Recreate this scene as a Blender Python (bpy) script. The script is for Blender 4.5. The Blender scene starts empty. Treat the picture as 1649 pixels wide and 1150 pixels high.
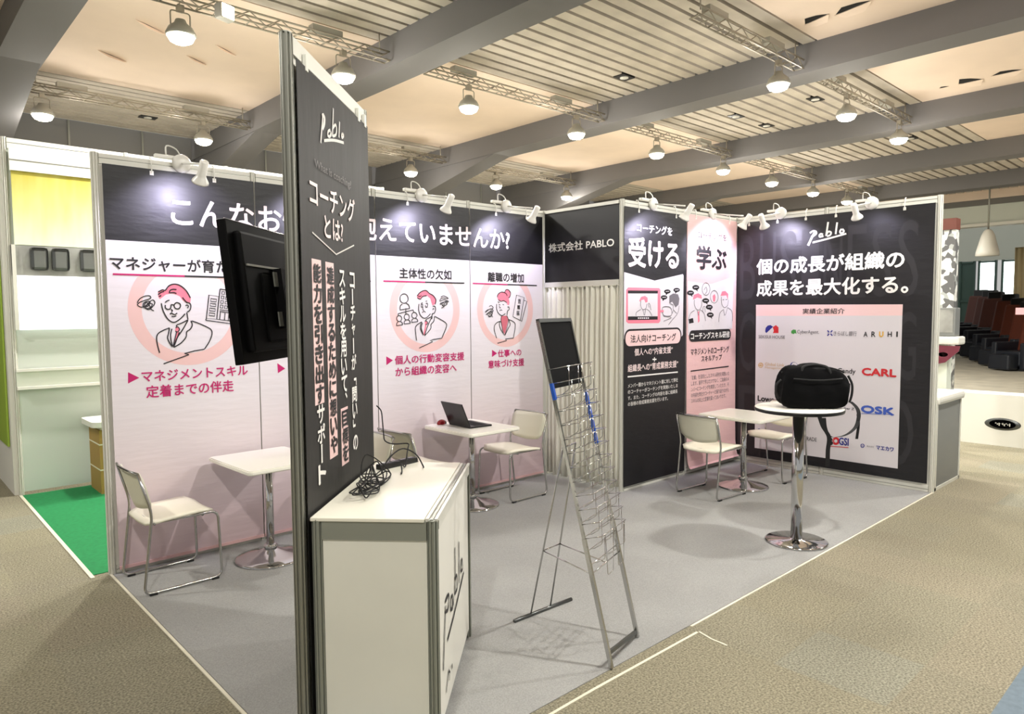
import bpy, bmesh, math, random
from mathutils import Vector, Matrix
random.seed(7)
SC = bpy.context.scene
COL = SC.collection
PI = math.pi

# ------------------------------------------------------------------ camera
def make_camera():
    cd = bpy.data.cameras.new('camera'); co = bpy.data.objects.new('camera', cd); COL.objects.link(co)
    yaw, pit, rol = CAM[3:6]
    f = Vector((math.sin(yaw)*math.cos(pit), math.cos(yaw)*math.cos(pit), math.sin(pit)))
    r = Vector((math.cos(yaw), -math.sin(yaw), 0)); u = r.cross(f)
    c, s = math.cos(rol), math.sin(rol)
    R, U = c*r+s*u, -s*r+c*u
    m = Matrix((R, U, -f)).transposed().to_4x4(); m.translation = Vector(CAM[:3])
    co.matrix_world = m
    cd.sensor_fit = 'HORIZONTAL'; cd.sensor_width = 36; cd.lens = CAM[6]/1649*36
    cd.clip_start = .05; cd.clip_end = 200
    SC.camera = co
CAM = (-1.10623, -5.03258, 1.68465, .746559, -.0647386, -.0068079, 1125.95)
make_camera()

# ------------------------------------------------------------------ world, exposure
SC.view_settings.view_transform = 'Standard'; SC.view_settings.look = 'None'
SC.view_settings.gamma = 1; SC.view_settings.use_curve_mapping = False
SC.view_settings.exposure = 0.0
WORLD = 0.5; LAMP_W = 340; UP_W = 45; SPOT_W = 30
w = bpy.data.worlds.new('hall_air'); SC.world = w; w.use_nodes = True
bg = w.node_tree.nodes['Background']; bg.inputs[0].default_value = (1, .99, .96, 1); bg.inputs[1].default_value = WORLD
SC.cycles.max_bounces = 6; SC.cycles.diffuse_bounces = 4; SC.cycles.glossy_bounces = 3
SC.cycles.caustics_reflective = False; SC.cycles.caustics_refractive = False
SC.cycles.use_denoising = True
SC.cycles.sample_clamp_indirect = 4

def lamp_light(name, kind, loc, W, color, size=.1, spot=None, aim=None, blend=.4, parent=None):
    l = bpy.data.lights.new(name, kind); l.energy = W; l.color = color; l.shadow_soft_size = size
    if kind == 'SPOT': l.spot_size = math.radians(spot); l.spot_blend = blend
    o = bpy.data.objects.new(name, l); COL.objects.link(o)
    o.location = loc
    if aim is not None: o.rotation_euler = (Vector(aim)-Vector(loc)).to_track_quat('-Z', 'Y').to_euler()
    if parent:
        bpy.context.view_layer.update()
        o.parent = parent; o.matrix_parent_inverse = parent.matrix_world.inverted()
    return o

# ------------------------------------------------------------------ materials
def lin(c):
    return tuple((v/255/12.92 if v/255 <= .04045 else ((v/255+.055)/1.055)**2.4) for v in c)
MATS = {}
def mat(name, rgb, rough=.5, metal=0, noise=None, bump=None, emit=0, spec=.5, coat=0, alpha=None):
    """rgb 0-255; noise=(scale, amount): brightness mottling; bump=(scale, strength, stretch)"""
    m = bpy.data.materials.new(name); m.use_nodes = True; nt = m.node_tree; N, K = nt.nodes, nt.links
    b = N['Principled BSDF']; c = lin(rgb)
    b.inputs['Base Color'].default_value = (*c, 1); b.inputs['Roughness'].default_value = rough; b.inputs['Metallic'].default_value = metal
    b.inputs['Specular IOR Level'].default_value = spec; b.inputs['Coat Weight'].default_value = coat
    if emit: b.inputs['Emission Color'].default_value = (*c, 1); b.inputs['Emission Strength'].default_value = emit
    if noise or bump:
        tc = N.new('ShaderNodeTexCoord')
    if noise:
        n = N.new('ShaderNodeTexNoise'); n.inputs['Scale'].default_value = noise[0]; n.inputs['Detail'].default_value = 4
        K.new(tc.outputs['Object'], n.inputs['Vector'])
        cr = N.new('ShaderNodeValToRGB'); a = noise[1]
        cr.color_ramp.elements[0].position = .3; cr.color_ramp.elements[1].position = .7
        cr.color_ramp.elements[0].color = (*[v*(1-a) for v in c], 1); cr.color_ramp.elements[1].color = (*[min(1, v*(1+a)) for v in c], 1)
        K.new(n.outputs['Fac'], cr.inputs['Fac']); K.new(cr.outputs['Color'], b.inputs['Base Color'])
    if bump:
        n2 = N.new('ShaderNodeTexNoise'); n2.inputs['Scale'].default_value = bump[0]; n2.inputs['Detail'].default_value = 3
        mp = N.new('ShaderNodeMapping'); mp.inputs['Scale'].default_value = bump[2] if len(bump) > 2 else (1, 1, 1)
        K.new(tc.outputs['Object'], mp.inputs['Vector']); K.new(mp.outputs['Vector'], n2.inputs['Vector'])
        bp = N.new('ShaderNodeBump'); bp.inputs['Strength'].default_value = bump[1]; bp.inputs['Distance'].default_value = .02
        K.new(n2.outputs['Fac'], bp.inputs['Height']); K.new(bp.outputs['Normal'], b.inputs['Normal'])
    MATS[name] = m
    return m
WR = (2.2, 2.2, 9)   # wrinkles that run sideways across hung sheets
mat('white', (240, 238, 232), .6); mat('black', (24, 22, 24), .6); mat('faint', (36, 35, 38), .6); mat('faint2', (104, 100, 98), .6)
mat('paper', (216, 211, 213), .55); mat('pinkwhite', (242, 222, 218), .55); mat('pill', (240, 205, 202), .55)
mat('hair', (232, 128, 146), .55); mat('tie', (205, 108, 120), .55); mat('salmon', (233, 194, 188), .55); mat('magenta', (190, 14, 100), .55)
mat('grey', (112, 108, 112), .6); mat('navy', (30, 36, 130), .55); mat('red', (200, 36, 44), .55); mat('green', (60, 140, 60), .55)
mat('gold', (215, 165, 40), .55); mat('tan', (200, 165, 115), .55); mat('blue', (60, 90, 180), .55); mat('dim', (215, 212, 205), .6)
mat('sheet_black', (17, 16, 19), .48, spec=.5, bump=(3, .12, WR)); mat('sheet_sign', (36, 35, 33), .6, spec=.35, bump=(2.5, .2, (3, 3, 1)))
mat('sheet_pink', (230, 188, 186), .5, bump=(3, .12, WR))
mat('alu_white', (218, 217, 206), .35); mat('alu', (150, 150, 140), .35, .6); mat('alu_dark', (52, 53, 54), .45, .4); mat('alu_rail', (150, 153, 142), .4, .3)
mat('panel_white', (228, 226, 216), .5); mat('panel_cream', (236, 235, 222), .5, noise=(3, .03)); mat('header_black', (20, 20, 20), .5, spec=.4)
mat('counter_top', (250, 247, 230), .3, coat=.2)
mat('chrome', (205, 205, 205), .08, 1); mat('chrome_soft', (190, 190, 188), .2, 1); mat('steel_dark', (105, 107, 106), .3, .9)
mat('cream_plastic', (246, 241, 220), .45); mat('cream_back', (224, 222, 200), .5); mat('table_top', (250, 248, 234), .3, coat=.2)
mat('rubber', (18, 18, 18), .7); mat('black_plastic', (14, 14, 15), .35); mat('black_gloss', (6, 6, 7), .1); mat('tv_black', (6, 6, 7), .6, spec=.12); mat('board_black', (6, 6, 7), .9, spec=.15)
mat('bag_cloth', (7, 7, 8), .9, bump=(9, .35), spec=.12); mat('strap', (15, 15, 16), .8)
mat('mouse_red', (130, 14, 24), .25); mat('tape_blue', (25, 85, 190), .5)
mat('lamp_white', (232, 230, 222), .35); mat('lamp_housing', (176, 174, 164), .4, .3)
mat('lens', (255, 246, 215), .5, emit=40); mat('bulb', (235, 235, 255), .5, emit=12)
mat('beam_grey', (112, 110, 110), .75, noise=(.6, .05)); mat('ceiling_cream', (240, 220, 202), .85, noise=(1.2, .05)); mat('slat_cream', (200, 191, 178), .8, noise=(2.5, .12))
mat('gap_dark', (10, 9, 8), .95); mat('hall_grey', (112, 110, 106), .85); mat('truss_metal', (172, 164, 148), .4, .4)
mat('curtain_cloth', (230, 228, 214), .85, bump=(40, .08)); mat('tape_cream', (232, 226, 204), .6)
mat('panel_pale', (226, 232, 218), .45); mat('panel_sage', (205, 212, 202), .5); mat('poster_green', (150, 178, 62), .5)
mat('screen_white', (255, 255, 255), .5, emit=1.1); mat('smoky', (150, 150, 146), .2, noise=(5, .3)); mat('cardboard', (164, 130, 66), .75)
mat('carpet_green', (24, 126, 70), .95, noise=(30, .12)); mat('carpet_blue', (110, 124, 134), .95, noise=(30, .1))
mat('window_light', (235, 250, 245), .5, emit=5); mat('frame_green', (70, 95, 88), .5); mat('cream_cloth', (250, 232, 186), .8, emit=.0)
mat('seat_black', (22, 26, 34), .45); mat('seat_brown', (88, 38, 20), .5); mat('magenta_board', (96, 16, 42), .4); mat('grey_panel', (120, 122, 120), .45)
mat('pale_green', (206, 211, 200), .6); mat('plank', (190, 184, 166), .6, noise=(2, .15)); mat('brown_red', (100, 52, 40), .6)
mat('pink_card', (214, 160, 166), .6)

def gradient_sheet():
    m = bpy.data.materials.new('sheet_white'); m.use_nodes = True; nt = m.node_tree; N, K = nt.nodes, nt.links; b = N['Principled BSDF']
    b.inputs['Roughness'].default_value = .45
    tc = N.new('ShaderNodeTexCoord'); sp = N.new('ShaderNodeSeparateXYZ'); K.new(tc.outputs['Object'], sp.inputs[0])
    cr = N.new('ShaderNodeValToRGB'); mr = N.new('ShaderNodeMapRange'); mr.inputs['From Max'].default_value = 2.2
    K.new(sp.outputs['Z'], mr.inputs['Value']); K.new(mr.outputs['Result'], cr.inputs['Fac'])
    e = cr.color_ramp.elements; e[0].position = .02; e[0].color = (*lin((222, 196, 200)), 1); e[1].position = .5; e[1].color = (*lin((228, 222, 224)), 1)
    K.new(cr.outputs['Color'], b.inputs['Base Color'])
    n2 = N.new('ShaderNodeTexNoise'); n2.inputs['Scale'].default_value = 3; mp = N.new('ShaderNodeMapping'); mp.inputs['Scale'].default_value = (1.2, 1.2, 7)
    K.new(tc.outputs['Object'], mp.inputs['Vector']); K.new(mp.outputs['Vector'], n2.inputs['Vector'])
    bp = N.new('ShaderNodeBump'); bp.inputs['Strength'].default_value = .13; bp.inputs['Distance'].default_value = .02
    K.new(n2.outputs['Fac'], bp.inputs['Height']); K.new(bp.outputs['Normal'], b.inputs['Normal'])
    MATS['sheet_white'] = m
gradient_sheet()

def carpet(name, base, tile=None, speck=(110, .35), blotch=.08):
    m = bpy.data.materials.new(name); m.use_nodes = True; nt = m.node_tree; N, K = nt.nodes, nt.links; b = N['Principled BSDF']
    b.inputs['Roughness'].default_value = .95; b.inputs['Specular IOR Level'].default_value = .1
    tc = N.new('ShaderNodeTexCoord'); c = lin(base)
    n = N.new('ShaderNodeTexNoise'); n.inputs['Scale'].default_value = speck[0]; n.inputs['Detail'].default_value = 3; K.new(tc.outputs['Object'], n.inputs['Vector'])
    cr = N.new('ShaderNodeValToRGB'); a = speck[1]
    cr.color_ramp.elements[0].position = .32; cr.color_ramp.elements[1].position = .68
    cr.color_ramp.elements[0].color = (*[v*(1-a) for v in c], 1); cr.color_ramp.elements[1].color = (*[v*(1+a) for v in c], 1)
    K.new(n.outputs['Fac'], cr.inputs['Fac'])
    n3 = N.new('ShaderNodeTexNoise'); n3.inputs['Scale'].default_value = 1.3; n3.inputs['Detail'].default_value = 3; K.new(tc.outputs['Object'], n3.inputs['Vector'])
    mr = N.new('ShaderNodeMapRange'); mr.inputs['From Min'].default_value = .3; mr.inputs['From Max'].default_value = .7; mr.inputs['To Min'].default_value = 1-blotch; mr.inputs['To Max'].default_value = 1+blotch
    K.new(n3.outputs['Fac'], mr.inputs['Value'])
    mx = N.new('ShaderNodeMix'); mx.data_type = 'RGBA'; mx.blend_type = 'MULTIPLY'; mx.inputs[0].default_value = 1
    K.new(cr.outputs['Color'], mx.inputs[6]); K.new(mr.outputs['Result'], mx.inputs[7]); last = mx.outputs[2]
    if tile:
        dv = N.new('ShaderNodeVectorMath'); dv.operation = 'SCALE'; dv.inputs['Scale'].default_value = 1/tile; K.new(tc.outputs['Object'], dv.inputs[0])
        fl = N.new('ShaderNodeVectorMath'); fl.operation = 'FLOOR'; K.new(dv.outputs[0], fl.inputs[0])
        wn = N.new('ShaderNodeTexWhiteNoise'); wn.noise_dimensions = '2D'; K.new(fl.outputs[0], wn.inputs['Vector'])
        cr2 = N.new('ShaderNodeValToRGB'); cr2.color_ramp.interpolation = 'CONSTANT'; e = cr2.color_ramp.elements
        e[0].color = (1, .99, .97, 1); e[1].position = .5; e[1].color = (.985, .985, .985, 1)
        for p, q in ((.7, (1.03, 1.0, 1.0)), (.84, (.96, .945, .945)), (.93, (.98, 1.02, 1.08))):
            x = e.new(p); x.color = (*q, 1)
        K.new(wn.outputs['Value'], cr2.inputs['Fac'])
        m2 = N.new('ShaderNodeMix'); m2.data_type = 'RGBA'; m2.blend_type = 'MULTIPLY'; m2.inputs[0].default_value = 1
        K.new(last, m2.inputs[6]); K.new(cr2.outputs['Color'], m2.inputs[7]); last = m2.outputs[2]
    K.new(last, b.inputs['Base Color'])
    bp = N.new('ShaderNodeBump'); bp.inputs['Strength'].default_value = .25; bp.inputs['Distance'].default_value = .004
    K.new(n.outputs['Fac'], bp.inputs['Height']); K.new(bp.outputs['Normal'], b.inputs['Normal'])
    MATS[name] = m
carpet('aisle_carpet', (140, 135, 116), .5, (100, .42), .07)
carpet('booth_carpet', (158, 158, 155), None, (160, .12), .07)

# ------------------------------------------------------------------ helpers
class MB:
    """collects shapes into one mesh with several materials"""
    def __init__(s): s.v, s.f, s.m, s.mats, s.sm = [], [], [], [], []
    def mi(s, name):
        if name not in s.mats: s.mats.append(name)
        return s.mats.index(name)
    def add(s, vs, fs, m, smooth=False):
        k = len(s.v); s.v += [tuple(x) for x in vs]; i = s.mi(m)
        for f in fs: s.f.append(tuple(k+a for a in f)); s.m.append(i); s.sm.append(smooth)
    def box(s, x0, x1, y0, y1, z0, z1, m, M=None, bevel=0):
        if bevel:
            bm = bmesh.new(); bmesh.ops.create_cube(bm, size=1)
            for q in bm.verts: q.co = Vector(((x0+x1)/2+q.co.x*(x1-x0), (y0+y1)/2+q.co.y*(y1-y0), (z0+z1)/2+q.co.z*(z1-z0)))
            bmesh.ops.bevel(bm, geom=bm.edges[:], offset=bevel, segments=2, profile=.6, affect='EDGES')
            s.bm(bm, m, M); return
        vs = [Vector((x, y, z)) for x in (x0, x1) for y in (y0, y1) for z in (z0, z1)]
        if M: vs = [M @ q for q in vs]
        s.add(vs, [(0, 1, 3, 2), (4, 6, 7, 5), (0, 4, 5, 1), (2, 3, 7, 6), (0, 2, 6, 4), (1, 5, 7, 3)], m)
    def bm(s, bm, m, M=None, smooth=False):
        bm.verts.index_update()
        s.add([(M @ q.co if M else q.co.copy()) for q in bm.verts], [[q.index for q in f.verts] for f in bm.faces], m, smooth); bm.free()
    def prism(s, pts, z0, z1, m, M=None):
        n = len(pts); vs = [Vector((x, y, z0)) for x, y in pts]+[Vector((x, y, z1)) for x, y in pts]
        if M: vs = [M @ q for q in vs]
        s.add(vs, [tuple(range(n-1, -1, -1)), tuple(range(n, 2*n))]+[(i, (i+1) % n, n+(i+1) % n, n+i) for i in range(n)], m)
    def tube(s, pts, r, m, n=8, closed=False, smooth=True, cap=True):
        pts = [Vector(q) for q in pts]; N = len(pts); rs = r if isinstance(r, (list, tuple)) else [r]*N
        ring = []; up = None
        for i in range(N):
            a = pts[(i-1) % N] if (closed or i > 0) else pts[i]; b = pts[(i+1) % N] if (closed or i < N-1) else pts[i]
            t = (b-a).normalized()
            if up is None:
                up = Vector((0, 0, 1)) if abs(t.z) < .9 else Vector((1, 0, 0))
            x = up-t*up.dot(t)
            if x.length < 1e-4: x = t.orthogonal()
            x.normalize(); up = x; y = t.cross(x)
            ring.append([pts[i]+(x*math.cos(2*PI*k/n)+y*math.sin(2*PI*k/n))*rs[i] for k in range(n)])
        vs = [q for rr in ring for q in rr]; fs = []
        for i in range(N if closed else N-1):
            j = (i+1) % N
            for k in range(n): fs.append((i*n+k, i*n+(k+1) % n, j*n+(k+1) % n, j*n+k))
        if cap and not closed: fs += [tuple(range(n-1, -1, -1)), tuple(range((N-1)*n, N*n))]
        s.add(vs, fs, m, smooth)
    def lathe(s, prof, m, n=24, M=None, smooth=True):
        vs = [Vector((r*math.cos(2*PI*k/n), r*math.sin(2*PI*k/n), z)) for r, z in prof for k in range(n)]
        if M: vs = [M @ q for q in vs]
        fs = [(i*n+k, i*n+(k+1) % n, (i+1)*n+(k+1) % n, (i+1)*n+k) for i in range(len(prof)-1) for k in range(n)]
        if prof[0][0] > 1e-6: fs.append(tuple(range(n-1, -1, -1)))
        if prof[-1][0] > 1e-6: fs.append(tuple(range((len(prof)-1)*n, len(prof)*n)))
        s.add(vs, fs, m, smooth)
    def build(s, name, parent=None, loc=None, off=None):
        vs = s.v if off is None else [tuple(Vector(q)-Vector(off)) for q in s.v]
        me = bpy.data.meshes.new(name); me.from_pydata(vs, [], s.f)
        for n in s.mats: me.materials.append(MATS[n])
        for p, i, q in zip(me.polygons, s.m, s.sm): p.material_index = i; p.use_smooth = q
        me.update()
        o = bpy.data.objects.new(name, me); COL.objects.link(o)
        if loc is not None: o.location = loc
        if off is not None: o.location = off
        if parent is not None: o.parent = parent
        return o
def tag(o, label=None, cat=None, group=None, kind=None):
    for k, q in (('label', label), ('category', cat), ('group', group), ('kind', kind)):
        if q: o[k] = q
    return o
def empty(name, loc, rz=0, label=None, cat=None, group=None, kind=None):
    o = bpy.data.objects.new(name, None); COL.objects.link(o); o.location = loc; o.rotation_euler = (0, 0, rz); o.empty_display_size = .1
    return tag(o, label, cat, group, kind)
def kids(o): return [c for c in bpy.data.objects if c.parent == o]
def copy_tree(o, parent=None):
    c = o.copy(); COL.objects.link(c)
    if parent is not None: c.parent = parent
    for ch in kids(o): copy_tree(ch, c)
    return c
def smooth_path(pts, n=5, closed=False):
    P = [Vector(q) for q in pts]; N = len(P); out = []
    for i in range(N if closed else N-1):
        a, b, c, d = (P[(i-1) % N] if closed or i > 0 else P[i]), P[i], P[(i+1) % N], (P[(i+2) % N] if closed or i+2 < N else P[(i+1) % N])
        for k in range(n):
            t = k/n
            out.append(.5*((2*b)+(c-a)*t+(2*a-5*b+4*c-d)*t*t+(3*b-a-3*c+d)*t**3))
    if not closed: out.append(P[-1])
    return out
def fillet(pts, r, n=5):
    """polyline with rounded corners"""
    P = [Vector(q) for q in pts]; out = [P[0]]
    for i in range(1, len(P)-1):
        a, b, c = P[i-1], P[i], P[i+1]; d1 = (a-b); d2 = (c-b); rr = min(r, d1.length*.49, d2.length*.49)
        p, q = b+d1.normalized()*rr, b+d2.normalized()*rr
        for k in range(n+1):
            t = k/n; out.append(p*(1-t)**2+b*2*t*(1-t)+q*t*t)
    out.append(P[-1]); return out
def rrect(w, d, r, n=5):
    pts = []
    for cx, cy, t0 in ((w/2-r, d/2-r, 0), (-w/2+r, d/2-r, 90), (-w/2+r, -d/2+r, 180), (w/2-r, -d/2+r, 270)):
        for k in range(n+1):
            t = math.radians(t0+90*k/n); pts.append((cx+r*math.cos(t), cy+r*math.sin(t)))
    return pts

# ------------------------------------------------------------------ printed artwork and lettering
_tc = {}
def glyphs(txt, bold):
    key = (txt, bold)
    if key in _tc: return _tc[key]
    c = bpy.data.curves.new('t', 'FONT'); c.body = txt; c.resolution_u = 3; c.fill_mode = 'FRONT'
    o = bpy.data.objects.new('t', c); COL.objects.link(o)
    dg = bpy.context.evaluated_depsgraph_get(); me = bpy.data.meshes.new_from_object(o.evaluated_get(dg))
    vs = [(q.co.x, q.co.y) for q in me.vertices]; fs = [tuple(p.vertices) for p in me.polygons]
    bpy.data.objects.remove(o); bpy.data.curves.remove(c); bpy.data.meshes.remove(me)
    xs = [q[0] for q in vs] or [0, 1]; ys = [q[1] for q in vs] or [0, 1]
    _tc[key] = (vs, fs, min(xs), max(xs), min(ys), max(ys)); return _tc[key]
STEP = .0005
def art(mb, items, P, shift=(0, 0)):
    """items in sheet coordinates (u across, v up); P(u, v, d) gives the point d in front of the sheet"""
    def text(txt, u0, v0, u1, v1, col, bold, lay=7, rot=0):
        vs, fs, x0, x1, y0, y1 = glyphs(txt, bold)
        if not vs: return
        out = []; ab = []
        for x, y in vs:
            a, b = (x-x0)/max(x1-x0, 1e-6), (y-y0)/max(y1-y0, 1e-6)
            if rot == 1: a, b = b, 1-a
            ab.append((a, b)); out.append(P(u0+a*(u1-u0), v0+b*(v1-v0), lay*STEP))
        mb.add(out, fs, col)
        if bold > 0:                                   # heavier weight: the same outlines again, nudged to each side
            h = bold*.85*(u1-u0)/max(x1-x0, 1e-6) if not rot else bold*.85*(v1-v0)/max(x1-x0, 1e-6)
            for j, (dx, dy) in enumerate(((1, 0), (-1, 0), (0, 1), (0, -1), (.7, .7), (-.7, .7))):
                mb.add([P(u0+a_*(u1-u0)+dx*h, v0+b_*(v1-v0)+dy*h, (lay+.1*(j+1))*STEP) for a_, b_ in ab], fs, col)
    for it in items:
        k = it[0]
        if k == 'T': text(*it[1:9])
        elif k == 'V':
            _, txt, u, va, vb, hw, col, bold = it; n = len(txt); h = (va-vb)/n
            for i, ch in enumerate(txt):
                c = col
                if col == 'C2': c = 'black' if i >= 8 else 'white'
                if col == 'C4': c = 'black' if i < 7 else 'white'
                top, bot = va-i*h-.05*h, va-(i+1)*h+.05*h
                if ch == 'ー': text(ch, u-hw*.16, bot, u+hw*.16, top, c, bold, 7, 1)
                elif ch == '「': text(ch, u-hw*.1, bot, u+hw*.9, bot+h*.42, c, bold, 7, 1)
                elif ch == '」': text(ch, u-hw*.9, top-h*.42, u+hw*.1, top, c, bold, 7, 1)
                elif ch == '、': text(ch, u+hw*.25, top-h*.3, u+hw*.9, top, c, bold)
                elif ch == 'ャ': text(ch, u-hw*.6, bot+h*.12, u+hw*.8, top-h*.12, c, bold)
                else: text(ch, u-hw, bot, u+hw, top, c, bold)
        elif k == 'P': mb.add([P(u, v, it[3]*STEP) for u, v in it[1]], [tuple(range(len(it[1])))], it[2])
        elif k == 'L':
            _, pts, wd, col, closed, sm = it
            pts = [Vector((q[0], q[1], 0)) for q in pts]
            pts = smooth_path(pts, 4, closed) if sm and len(pts) > 2 else pts
            n = len(pts); vs = []; fs = []
            for i in range(n):
                a = pts[(i-1) % n] if closed or i > 0 else pts[i]; b = pts[(i+1) % n] if closed or i < n-1 else pts[i]
                t = (b-a); t = t.normalized() if t.length > 1e-9 else Vector((1, 0, 0)); nn = Vector((-t.y, t.x, 0))*wd/2
                d = 6*STEP+(STEP*.4 if i % 2 else 0)
                p, q = pts[i]+nn, pts[i]-nn; vs += [P(p.x, p.y, d), P(q.x, q.y, d)]
            for i in range(n if closed else n-1):
                j = (i+1) % n; fs.append((2*i, 2*i+1, 2*j+1, 2*j))
            mb.add(vs, fs, col)
        elif k == 'R':
            _, cx, cy, ro, ri, vt, col = it; n = 64; vs = []
            for i in range(n):
                t = 2*PI*i/n
                for r in (ro, ri): vs.append(P(cx+r*math.cos(t), min(vt, cy+r*math.sin(t)), STEP))
            mb.add(vs, [(2*i, 2*((i+1) % n), 2*((i+1) % n)+1, 2*i+1) for i in range(n)], col)
def frame(o, U, N):
    o, U, N = Vector(o), Vector(U), Vector(N)
    return lambda u, v, d: o+U*u+N*d+Vector((0, 0, v))
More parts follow.
